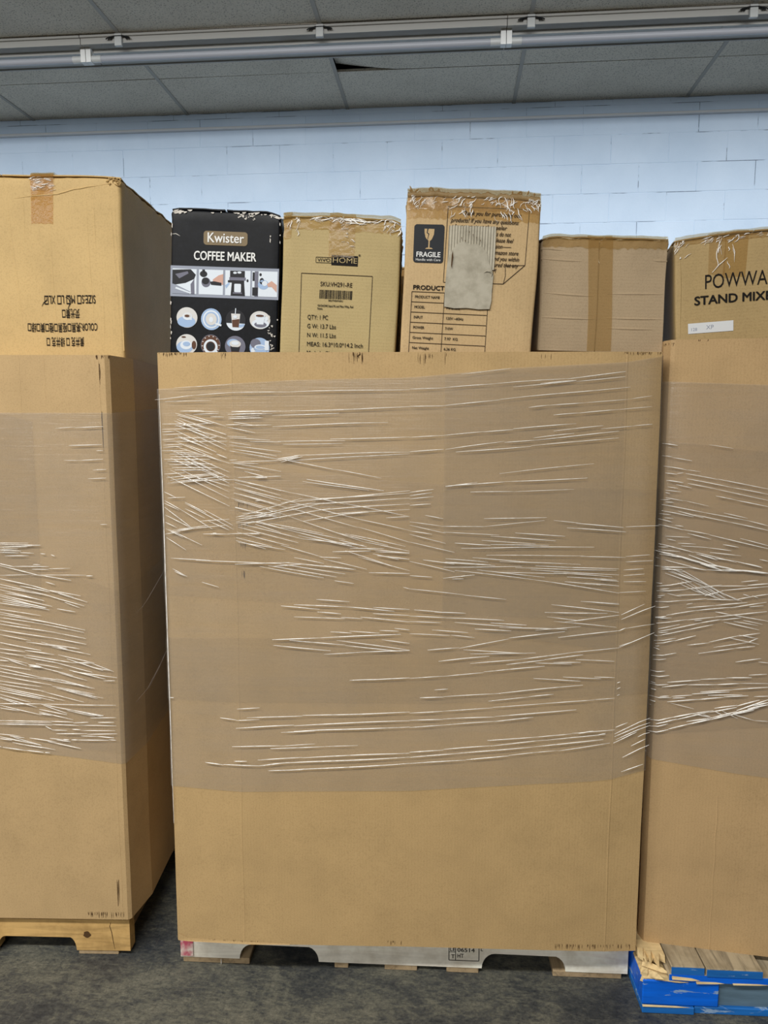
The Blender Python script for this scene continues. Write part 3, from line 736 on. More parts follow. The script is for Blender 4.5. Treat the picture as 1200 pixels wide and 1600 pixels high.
# centre pallet: whitewashed, notched stringer to the front
pc = pallet_root('whitewashed wooden pallet with two notches and a stamp, under the centre bin', (-0.728, 1.846), 0.036)
TOP_C = 0.125
for y in (0.0, 0.49, 0.975):
    MB().prism_y(stringer_poly(1.22, 0.017, 0.108, [(0.165, 0.385), (0.83, 1.055)], 0.044), y, y + 0.036).build('stringer', W_WHITE, pc)
for i, (a, b) in enumerate([(0.0, 0.14), (0.155, 0.245), (0.30, 0.39), (0.445, 0.535), (0.59, 0.68), (0.735, 0.825), (0.88, 0.97), (1.08, 1.22)]):
    MB().box(a + 0.001, b, -0.002, 1.012, 0.108, TOP_C).build('deck_board', W_WHITE, pc, bevel=0.0015)
for a, b in [(0.006, 0.192), (0.428, 0.466), (0.566, 0.655), (0.735, 0.822), (1.022, 1.205)]:
    MB().box(a, b, 0.002, 1.008, 0.0, 0.017).build('bottom_board', W_TAN, pc, bevel=0.0015)
pm = MB().box(0.001, 0.036, -0.0032, -0.0012, 0.022, 0.122)
pm.build('red_spray_mark', PINK, pc)['label'] = 'smeared red paint at the end of the white pallet'
art = Art(0, 0, -0.0002, 0.001, pc)
class PArt(Art):
    def P(self, x, y, lift):
        return Vector((x * 0.001, -0.0006 - lift * 0.0002, 0.080 - y * 0.001))
pa = PArt(0, 0, 0, 1, pc)
# stamp: left cell, right cell
pa.emit('stamp', frame(741, 0, 822, 42, 2.0) + [line(759, 0, 759, 42, 2.0), line(741, 18, 759, 18, 1.5)], [INK])
pa.text('stamp_text', '06514', 763, 16.5, 17, INK, 0.01, width=47)
pa.text('stamp_text', 'HT', 763, 34, 17, INK, 0.01, width=17)
pa.text('stamp_text', 'T', 747, 36, 16, INK, 0.01)
pa.text('stamp_text', 'LE', 743, 15, 14, INK, 0.01, width=14)
pa.text('stamp_text', 'L', 826, 12, 14, INK, 0.01)
# a loose strip of film hanging out below the bin, and a string
mb = MB(); ridge(mb, [(0.115, -0.006, 0.02 - 0.006 * i) for i in range(4)], (0, -1, 0), 0.003, 0.002)
mb.build('loose_string', WHITE_CHIP, pc)

# left pallet: yellow pine
pl = pallet_root('yellow pine pallet with a deep notch, under the left bin', (-0.878, 1.858), 0.07)
TOP_L = 0.12
for y in (0.0, 0.49, 0.975):
    poly = [(x - 1.22, z) for x, z in stringer_poly(1.22, 0.014, 0.106, [(0.15, 0.375), (0.845, 1.068)], 0.040, 0.022)]
    MB().prism_y(poly, y, y + 0.037).build('stringer', W_YELLOW, pl)
for a, b in [(-1.22, -1.08), (-0.97, -0.88), (-0.825, -0.735), (-0.68, -0.59), (-0.535, -0.445), (-0.39, -0.30), (-0.245, -0.155), (-0.14, -0.004)]:
    MB().box(a, b, 0.004, 1.01, 0.106, TOP_L).build('deck_board', W_GREY, pl, bevel=0.0015)
for a, b in [(-1.215, -1.03), (-0.76, -0.66), (-0.56, -0.46), (-0.148, -0.035)]:
    MB().box(a, b, 0.003, 1.01, 0.0, 0.014).build('bottom_board', W_TAN, pl, bevel=0.0015)
kn = MB(); kn.poly([(-0.121 + 0.009 * math.cos(t * math.pi / 8) * (1.3 if t % 3 == 0 else 1), -0.0006, 0.062 + 0.010 * math.sin(t * math.pi / 8)) for t in range(16)])
kn.build('knot', SCUFF, pl)
ck = MB(); ridge(ck, [(-0.052, -0.0002, 0.10), (-0.056, -0.0002, 0.088), (-0.051, -0.0002, 0.07), (-0.048, -0.0002, 0.045), (-0.044, -0.0002, 0.018)], (0, -1, 0), 0.0022, 0.0004)
ck.build('crack', SCUFF, pl)

# right pallet: blue block pallet, bin set back from its edge, near corner broken
pr = pallet_root('chipped bright blue pallet with a splintered corner, under the right bin', (0.502, 1.777), 0.03)
TOP_R = 0.13
for ix, (a, b) in enumerate([(0.0, 0.19), (0.52, 0.68), (1.01, 1.20)]):
    for y in (0.004, 0.43, 0.86):
        MB().box(a, b, y, y + 0.14, 0.021, 0.089).build('block', BLUE, pr, bevel=0.003)
MB().box(0.191, 0.519, 0.014, 0.034, 0.0205, 0.086).build('filler_board', BLUE_G, pr)
MB().box(0.681, 1.009, 0.014, 0.034, 0.0205, 0.086).build('filler_board', BLUE_G, pr)
for a, b in [(0.0, 0.13), (0.535, 0.665), (1.07, 1.2)]:
    MB().box(a, b, 0.0, 1.0, 0.0, 0.020).build('bottom_board', BLUE_D, pr, bevel=0.002)
for y in (0.006, 0.90):
    MB().box(0.132, 0.533, y, y + 0.1, 0.0, 0.020).build('bottom_board', BLUE_D, pr, bevel=0.002)
    MB().box(0.667, 1.068, y, y + 0.1, 0.0, 0.020).build('bottom_board', BLUE_D, pr, bevel=0.002)
for y in (0.003, 0.45, 0.89):
    lb = MB().box(0.062 if y < 0.1 else 0.0, 1.2, y, y + 0.1, 0.0895, 0.108).build('lead_board', W_GREY, pr, bevel=0.002)
    MB().box(0.064 if y < 0.1 else 0.0, 1.2, y - 0.0012, y + 0.0005, 0.0898, 0.1075).build('painted_face', BLUE, lb)
def deck(a, b, y0, mat):
    d = MB().box(a, b, y0, 1.0, 0.108, TOP_R).build('deck_board', mat, pr, bevel=0.0015)
    e = MB().box(a + 0.001, b - 0.001, y0 - 0.0012, y0 + 0.0004, 0.1085, TOP_R - 0.003).build('painted_end', BLUE_D, d)
    return d
deck(0.068, 0.151, 0.004, W_GREY)
deck(0.154, 0.292, 0.0, W_GREY)
for a in (0.345, 0.49, 0.63, 0.77, 0.91, 1.06):
    deck(a, a + 0.125, 0.0, W_GREY)
# broken first board: jagged end and split slivers
jag = MB()
prof = [(0.0, 0.055), (0.010, 0.040), (0.016, 0.062), (0.027, 0.030), (0.033, 0.052), (0.044, 0.018), (0.052, 0.045), (0.064, 0.036)]
n = len(prof)
V = [(x, y, 0.112) for x, y in prof] + [(x, y + 0.006, TOP_R) for x, y in prof] + [(x, 1.0, 0.112) for x, _ in prof] + [(x, 1.0, TOP_R) for x, _ in prof]
Fc = []
for i in range(n - 1):
    Fc += [(i, i + 1, n + i + 1, n + i), (n + i, n + i + 1, 3 * n + i + 1, 3 * n + i), (i, 2 * n + i, 2 * n + i + 1, i + 1)]
Fc += [(0, n, 3 * n, 2 * n), (n - 1, 2 * n + n - 1, 3 * n + n - 1, 2 * n - 1)]
jag.add(V, Fc)
jag.build('deck_board', W_RAW, pr)['label'] = 'broken deck board with bare splintered wood'
rs = random.Random(3)
def sliver(p, d, w, h, L):
    mb = MB()
    d = Vector(d).normalized(); s = d.cross(Vector((0, 0, 1))).normalized(); u = s.cross(d)
    p = Vector(p)
    V = [p - s * w / 2, p + s * w / 2, p + u * h, p + d * L * .7 - s * w * .4, p + d * L * .7 + s * w * .35, p + d * L * .7 + u * h * .8, p + d * L]
    mb.add(V, [(0, 2, 1), (0, 1, 4, 3), (1, 2, 5, 4), (2, 0, 3, 5), (3, 4, 6), (4, 5, 6), (5, 3, 6)])
    return mb.build('splinter', W_RAW, pr)
for p, d, w, h, L in [((0.006, 0.03, 0.090), (0.3, -0.3, 0.1), .022, .014, .06), ((0.03, 0.012, 0.092), (1, -0.1, -0.06), .020, .010, .085), ((0.05, 0.10, 0.118), (-0.35, -1, 0.02), .014, .010, .085),
                       ((0.012, 0.05, 0.098), (0.9, -0.6, 0.05), .018, .012, .07), ((0.035, 0.006, 0.098), (0.9, 0.0, -0.25), .012, .008, .06), ((0.004, 0.012, 0.080), (0.25, 0.1, 0.9), .016, .012, .035),
                       ((0.02, 0.09, 0.121), (-0.1, -1, 0.0), .016, .008, .07), ((0.058, 0.13, 0.117), (-0.22, -1, 0.02), .012, .012, .10), ((0.07, 0.001, 0.099), (1, -0.01, -0.05), .010, .006, .07),
                       ((0.13, 0.0, 0.0895), (1, 0, 0.02), .008, .004, .07), ((0.22, 0.0, 0.090), (1, 0, 0.02), .006, .003, .09), ((0.0, 0.0, 0.021), (1, 0, 0), .007, .0035, .12)]:
    sliver(p, d, w, h, L)
MB().box(0.0, 0.07, 0.006, 0.10, 0.0875, 0.096).build('torn_wood', W_RAW, pr, bevel=0.003)

# ------------------------------------------------------------------ pallet-sized cardboard bins
class Bin:
    def __init__(self, label, P, yaw, zb, H, outline, kmat, seed, thick=0.007):
        self.root = thing('cardboard_bin', label, 'cardboard bin', (P[0], P[1], zb), (0, 0, yaw), 'pallet-sized cardboard bins wrapped in film')
        self.o, self.H, self.zb, self.seed, self.t, self.k = outline, H, zb, seed, thick, kmat
        n = len(outline)
        self.cum = [0.0]
        for i in range(n):
            a, b = outline[i], outline[(i + 1) % n]
            self.cum.append(self.cum[-1] + math.hypot(b[0] - a[0], b[1] - a[1]))
        self.N = n
    def wob(self, x, y, z):
        return 0.0035 * noise.noise(Vector((x * 2.3 + self.seed, y * 2.3, z * 1.7))) + 0.0012 * noise.noise(Vector((x * 9, y * 9 + self.seed, z * 5)))
    def seg(self, s):
        s = s % self.cum[-1]
        for i in range(self.N):
            if s <= self.cum[i + 1] + 1e-9:
                return i, (s - self.cum[i]) / max(1e-9, self.cum[i + 1] - self.cum[i])
        return self.N - 1, 1.0
    def nrm(self, i):
        a, b = self.o[i % self.N], self.o[(i + 1) % self.N]
        d = Vector((b[0] - a[0], b[1] - a[1])).normalized()
        return Vector((d.y, -d.x))
    def at(self, s, z, off=0.0):
        """point on the wall at perimeter s (from the first outline point), local height z, pushed out by off"""
        i, f = self.seg(s)
        a, b = self.o[i], self.o[(i + 1) % self.N]
        x, y = a[0] + (b[0] - a[0]) * f, a[1] + (b[1] - a[1]) * f
        nn = self.nrm(i)
        k = 1.0
        if f < 0.002 or f > 0.998:
            m = nn + self.nrm(i - 1 if f < 0.5 else i + 1)
            m.normalize()
            k = 1 / max(0.5, m.dot(nn))
            nn = m
        e = (off + self.wob(x, y, z)) * k
        return Vector((x + nn.x * e, y + nn.y * e, z)), nn
    def s_of_x(self, x, nfront):
        for i in range(nfront):
            a, b = self.o[i], self.o[i + 1]
            if a[0] - 1e-6 <= x <= b[0] + 1e-6:
                return self.cum[i] + (self.cum[i + 1] - self.cum[i]) * (x - a[0]) / (b[0] - a[0])
        return self.cum[0] if x < self.o[0][0] else self.cum[nfront]
    def samples(self, s0, s1, step):
        out = [s0]
        marks = sorted(set([c for c in self.cum if s0 < c < s1] + [s1]))
        for m in marks:
            a = out[-1]
            k = max(1, int(math.ceil((m - a) / step)))
            out += [a + (m - a) * j / k for j in range(1, k + 1)]
        return out
    def panel(self, name, i0, i1):
        S = self.samples(self.cum[i0], self.cum[i1], 0.07)
        rows = 18
        mb = MB(); V = []
        for off in (0.0, -self.t):
            for r in range(rows + 1):
                for s in S:
                    V.append(self.at(s, self.H * r / rows, off)[0])
        m = len(S); h = m * (rows + 1); Fc = []
        for r in range(rows):
            for c in range(m - 1):
                a = r * m + c
                Fc += [(a, a + 1, a + m + 1, a + m), (h + a, h + a + m, h + a + m + 1, h + a + 1)]
        for c in range(m - 1):
            a = rows * m + c
            Fc += [(a, a + 1, h + a + 1, h + a), (c, h + c, h + c + 1, c + 1)]
        for r in range(rows):
            a = r * m; b = r * m + m - 1
            Fc += [(a, a + m, h + a + m, h + a), (b, h + b, h + b + m, b + m)]
        mb.add(V, Fc)
        return mb.build(name, self.k, self.root)
    def sheet(self, name, z, mat, inset=0.012):
        cx = sum(p[0] for p in self.o) / self.N; cy = sum(p[1] for p in self.o) / self.N
        pts = [(p[0] + (inset if p[0] < cx else -inset), p[1] + (inset if p[1] < cy else -inset)) for p in self.o]
        n = len(pts)
        mb = MB()
        mb.add([(x, y, z - 0.006) for x, y in pts] + [(x, y, z) for x, y in pts], [tuple(range(n))[::-1], tuple(range(n, 2 * n))] + [(i, (i + 1) % n, (i + 1) % n + n, i + n) for i in range(n)])
        return mb.build(name, mat, self.root)
    def film(self, name, ztop, zbot, off, mat, nfront, xr=None, parent=None):
        """a lap of stretch film; ztop, zbot: lists of (x along the front, local z)"""
        def ev(tab, x):
            if x <= tab[0][0]: return tab[0][1]
            for (a, za), (b, zb_) in zip(tab, tab[1:]):
                if x <= b:
                    f = (x - a) / (b - a)
                    return za + (zb_ - za) * f
            return tab[-1][1]
        sf = self.cum[nfront]; total = self.cum[-1]
        if xr:
            S = self.samples(self.s_of_x(xr[0], nfront), self.s_of_x(xr[1], nfront), 0.04)
        else:
            S = self.samples(0.0, total, 0.05)
        def zz(tab, s):
            if s <= sf:
                i, f = self.seg(s)
                return ev(tab, self.o[i][0] + (self.o[(i + 1) % self.N][0] - self.o[i][0]) * f)
            f = (s - sf) / (total - sf)
            return tab[-1][1] + (tab[0][1] - tab[-1][1]) * f + 0.02 * math.sin(f * math.pi * 3)
        rows = 16; V = []; m = len(S)
        for r in range(rows + 1):
            for s in S:
                a, b = zz(zbot, s), zz(ztop, s)
                z = a + (b - a) * r / rows
                rip = 0.0007 * noise.noise(Vector((s * 3, z * 30, self.seed + off * 900)))
                V.append(self.at(s, z, off + rip)[0])
        Fc = [(r * m + c, r * m + c + 1, r * m + c + m + 1, r * m + c + m) for r in range(rows) for c in range(m - 1)]
        mb = MB(); mb.add(V, Fc)
        return mb.build(name, mat, parent or self.root, smooth=True, flip=False)
    def strands(self, data, nfront, parent, extra=(), wmul=1.0):
        """gathers and tight strands of the film; x and world z in millimetres, width in tenths"""
        rnd = random.Random(self.seed * 13 + 1)
        mb = MB()
        rows = [tuple(float(v) for v in t.split(',')) for t in data.split()] + list(extra)
        for x1, z1, x2, z2, w in rows:
            L = math.hypot(x2 - x1, z2 - z1)
            n = max(3, int(L / 22))
            ph = rnd.uniform(0, 9)
            pts = []
            for i in range(n + 1):
                f = i / n
                x, z = (x1 + (x2 - x1) * f) / 1000, (z1 + (z2 - z1) * f) / 1000 - self.zb
                z += 0.0009 * math.sin(ph + f * L / 60)
                p, nn = self.at(self.s_of_x(x, nfront), z, 0.0075)
                pts.append(p)
            ridge(mb, pts, (0, -1, 0), 0.0015 * wmul * (w / 10) ** 0.9, 0.0011 * (w / 10) ** 0.8)
        return stuff(mb.build('film_wrinkles', STRAND, parent, smooth=True, flip=False))
    def side_strands(self, s0, s1, z0, z1, n, slope, parent):
        rnd = random.Random(self.seed * 29 + 5)
        mb = MB()
        for _ in range(n):
            a = rnd.uniform(s0, s1 - 0.05); L = rnd.uniform(0.05, min(0.35, s1 - a)); z = rnd.uniform(z0, z1); sl = slope + rnd.uniform(-0.08, 0.12)
            k = max(3, int(L / 0.03)); pts = []; nn = None
            for i in range(k + 1):
                p, nn = self.at(a + L * i / k, z + sl * L * i / k, 0.0075)
                pts.append(p)
            ridge(mb, pts, (nn.x, nn.y, 0), 0.0006, 0.0003)
        return stuff(mb.build('film_wrinkles', STRAND, parent, smooth=True, flip=False))
    def ticks(self, spans, nfront, seed):
        """crushed flute ends: short dark nicks along a cut edge; spans of (x0, x1, local z, length, count)"""
        rnd = random.Random(seed)
        mb = MB()
        for x0, x1, z, ln, cnt in spans:
            for _ in range(cnt):
                x = rnd.uniform(x0, x1); l = ln * rnd.uniform(0.3, 1.0)
                z0 = z - (l if ln > 0 else 0); 
                pts = [self.at(self.s_of_x(x + rnd.uniform(-.0005, .0005), nfront), z - ln * rnd.uniform(0, .1) - l * f, 0.0004)[0] for f in (0, .5, 1)]
                ridge(mb, pts, (0, -1, 0), rnd.uniform(0.0007, 0.0016), 0.0003)
        return stuff(mb.build('flute_nicks', SCUFF, self.root, flip=False))
    def creases(self, lines, nfront):
        """pressed score lines running up the front"""
        for x, z0, z1 in lines:
            mb = MB()
            k = 24
            ridge(mb, [self.at(self.s_of_x(x + 0.001 * math.sin(i), nfront), z0 + (z1 - z0) * i / k, -0.0004)[0] for i in range(k + 1)], (0, -1, 0), 0.006, 0.0010, False)
            mb.build('score_line', self.k, self.root, smooth=True, flip=False)

def rand_strands(seed, x0, x1, z0, z1, n):
    r = random.Random(seed); out = []
    for _ in range(n):
        x = r.uniform(x0, x1 - 0.06); L = r.uniform(0.05, 0.32); b = min(x1, x + L)
        z = r.uniform(z0, z1); sl = r.choice((-0.16, -0.13, 0.06, 0.10)) + r.uniform(-.04, .04)
        out.append((x * 1000, z * 1000, b * 1000, (z + sl * (b - x)) * 1000, r.uniform(9, 17)))
    return out

# --- centre bin
ZC = TOP_C
bc = Bin('tall cardboard bin in the centre wrapped in clear film, with the black box sticking out', (-0.704, 1.761), 0.06, ZC, 1.530,
         [(0, 0.010), (0.18, 0.0), (1.118, 0.0), (1.202, 0.004), (1.202, 1.0), (0, 1.0)], K_C, 3.1)
bc.panel('front_panel', 0, 3); bc.panel('side_panel', 3, 4); bc.panel('back_panel', 4, 5); bc.panel('side_panel', 5, 6)
bc.sheet('base_sheet', 0.008, K_C); bc.sheet('filler_sheet', 1.585 - ZC, K_L)
def W2L(tab, zb): return [(x, z - zb) for x, z in tab]
fc = bc.film('stretch_film', W2L([(0, 1.568), (.16, 1.580), (.345, 1.590), (.606, 1.595), (.685, 1.602), (.844, 1.617), (1.12, 1.631), (1.2, 1.645)], ZC),
             W2L([(0, .556), (.173, .547), (.612, .557), (1.109, .594), (1.2, .62)], ZC), 0.0025, FILM_A, 3)
fl2 = bc.film('film_lap', W2L([(0, .95), (.25, .955), (.6, .95), (1.2, 1.02)], ZC), W2L([(0, .79), (.2, .785), (.7, .79), (1.2, .82)], ZC), 0.0038, FILM_B, 3, parent=fc)
fl3 = bc.film('film_lap', W2L([(0, 1.40), (.3, 1.37), (.69, 1.34), (1.2, 1.33)], ZC), W2L([(0, 1.06), (.4, 1.04), (.69, 1.02), (1.2, 1.00)], ZC), 0.0049, FILM_C, 3, parent=fc)
fl4 = bc.film('film_lap', W2L([(.69, 1.601), (1.12, 1.630)], ZC), W2L([(.69, .985), (1.12, .93)], ZC), 0.0058, FILM_B, 3, xr=(0.69, 1.118), parent=fc)
bc.strands(STREAK_C, 3, fc)
mbe = MB()
ridge(mbe, [bc.at(0.0012, 0.33 + 1.10 * i / 40, 0.0045)[0] for i in range(41)], (-0.3, -0.95, 0), 0.0028, 0.0014)
mbe.build('film_edge', STRAND, fc, smooth=True, flip=False)
bc.side_strands(bc.cum[3] + 0.02, bc.cum[4] - 0.02, 0.5, 1.35, 60, 0.1, fc)
bc.side_strands(bc.cum[5] + 0.02, bc.cum[6] - 0.02, 0.5, 1.35, 60, 0.1, fc)
bc.ticks([(0.0, 0.07, 1.530, 0.010, 26), (0.155, 0.17, 1.53, 0.018, 5), (0.46, 0.50, 1.53, 0.028, 9), (0.62, 0.665, 1.527, 0.030, 10), (0.69, 0.695, 1.53, 0.03, 3), (1.11, 1.20, 1.530, 0.008, 34), (0.9, 0.95, 1.525, 0.015, 3),
          (0.06, 0.24, 0.010, 0.008, 14), (0.52, 0.60, 0.017, 0.014, 10), (0.99, 1.06, 0.020, 0.018, 22), (1.06, 1.195, 0.020, 0.016, 30), (0.188, 0.212, 1.17, 0.02, 7), (0.188, 0.21, 1.12, 0.02, 6), (0.19, 0.205, 1.07, 0.02, 5), (0.19, 0.205, 1.0, 0.02, 4)], 3, 11)
bc.creases([(0.18, 0.0, 1.53), (1.12, 0.0, 1.53)], 3)
mbx = MB()
rn = random.Random(5)
for x0, L in ((0.47, 0.011), (0.485, 0.014)):
    ridge(mbx, [bc.at(bc.s_of_x(x0 + 0.003 * rn.uniform(-1, 1), 3), 1.53 - L * i / 3, 0.001)[0] for i in range(4)], (0, -1, 0), 0.003, 0.001)
mbx.build('torn_nick', SCUFF, bc.root, flip=False)
mbf = MB(); mbf.add([bc.at(bc.s_of_x(x, 3), z, o_)[0] for x, z, o_ in ((0.002, 0.02, .002), (0.002, .0005, .003), (0.03, .0002, .004), (0.2, .0004, .003), (0.3, .0002, .002), (0.3, 0.003, .001), (0.2, 0.006, .001), (0.03, 0.008, .001))], [tuple(range(8))])
mbf.build('frayed_liner', K_C, bc.root, flip=False)

# --- left bin
ZL = TOP_L
bl = Bin('tall cardboard bin on the left, film wrapped, below the big carton with upside-down print', (-0.865, 1.843), 0.07, ZL, 1.537,
         [(-1.2, 0.0), (-0.009, 0.0), (0.0, 0.007), (0.021, 0.115), (0.0, 1.0), (-1.2, 1.0)], K_L, 8.4)
bl.panel('front_panel', 0, 2); bl.panel('side_panel', 2, 4); bl.panel('back_panel', 4, 5); bl.panel('side_panel', 5, 6)
bl.sheet('base_sheet', 0.008, K_L); bl.sheet('filler_sheet', 1.618 - ZL, K_L)
lf = bl.film('stretch_film', W2L([(-1.2, 1.515), (-.28, 1.512), (0, 1.512)], ZL), W2L([(-1.2, .66), (-.34, .616), (0, .572)], ZL), 0.0025, FILM_A, 2)
bl.film('film_lap', W2L([(-1.2, 1.52), (-.29, 1.513), (-.2, 1.49)], ZL), W2L([(-1.2, 1.12), (-.3, 1.10), (-.2, 1.0)], ZL), 0.0038, FILM_B, 2, xr=(-1.18, -0.20), parent=lf)
bl.film('film_lap', W2L([(-1.2, 1.22), (-.33, 1.17), (0, 1.05)], ZL), W2L([(-1.2, .72), (-.34, .66), (0, .60)], ZL), 0.0049, FILM_C, 2, parent=lf)
bl.strands(STREAK_L, 2, lf, rand_strands(4, -1.18, -0.36, 0.65, 1.15, 110))
bl.side_strands(bl.cum[2] + 0.01, bl.cum[4] - 0.02, 0.55, 1.1, 16, 0.28, lf)
bl.ticks([(-0.03, 0.0, 1.537, 0.012, 16), (-0.12, -0.012, 0.023, 0.020, 36), (-0.024, -0.021, 1.52, 0.06, 6), (-0.022, -0.020, 1.4, 0.10, 6), (-0.035, -0.03, 0.12, 0.09, 8)], 2, 12)
bl.creases([(-0.229, 1.38, 1.537), (-0.165, 1.38, 1.537), (-0.024, 0.0, 1.537)], 2)

# --- right bin
ZR = TOP_R
br = Bin('tall cardboard bin on the right, film wrapped, standing on the blue pallet', (0.511, 1.87), -0.098, ZR, 1.556,
         [(0.0, 0.028), (0.012, 0.002), (0.022, 0.0), (1.2, 0.0), (1.2, 1.0), (0.0, 1.0)], K_R, 15.7)
br.panel('front_panel', 0, 3); br.panel('side_panel', 3, 4); br.panel('back_panel', 4, 5); br.panel('side_panel', 5, 6)
br.sheet('base_sheet', 0.008, K_R); br.sheet('filler_sheet', 1.60 - ZR, K_L)
rf = br.film('stretch_film', W2L([(0, 1.588), (.25, 1.577), (1.2, 1.58)], ZR), W2L([(0, .637), (.2, .616), (.5, .60), (1.2, .60)], ZR), 0.0025, FILM_A, 3)
br.film('film_lap', W2L([(0, 1.446), (.025, 1.444), (.242, 1.421), (.6, 1.39), (1.2, 1.40)], ZR), W2L([(0, .70), (.3, .745), (1.2, .75)], ZR), 0.0038, FILM_B, 3, parent=rf)
br.film('film_lap', W2L([(0, 1.33), (.3, 1.22), (1.2, 1.18)], ZR), W2L([(0, .80), (.3, .86), (1.2, .88)], ZR), 0.0049, FILM_C, 3, parent=rf)
br.strands(STREAK_R, 3, rf, rand_strands(9, 0.30, 1.18, 0.72, 1.35, 130))
br.side_strands(br.cum[5] + 0.02, br.cum[6] - 0.01, 0.55, 1.3, 70, 0.1, rf)
br.ticks([(0.07, 0.10, 1.556, 0.006, 5), (0.0, 0.02, 1.55, 0.01, 8)], 3, 13)
br.creases([(0.175, 0.0, 0.42)], 3)

# ------------------------------------------------------------------ cartons standing in the bins
def on_plane(P, yaw, d, u, z):
    return Vector((P[0] + u * math.cos(yaw) - d * math.sin(yaw), P[1] + u * math.sin(yaw) + d * math.cos(yaw), z))

def nvec(p):
    return Vector((noise.noise(p), noise.noise(p + Vector((31.7, 0, 0))), noise.noise(p + Vector((0, 57.3, 0)))))

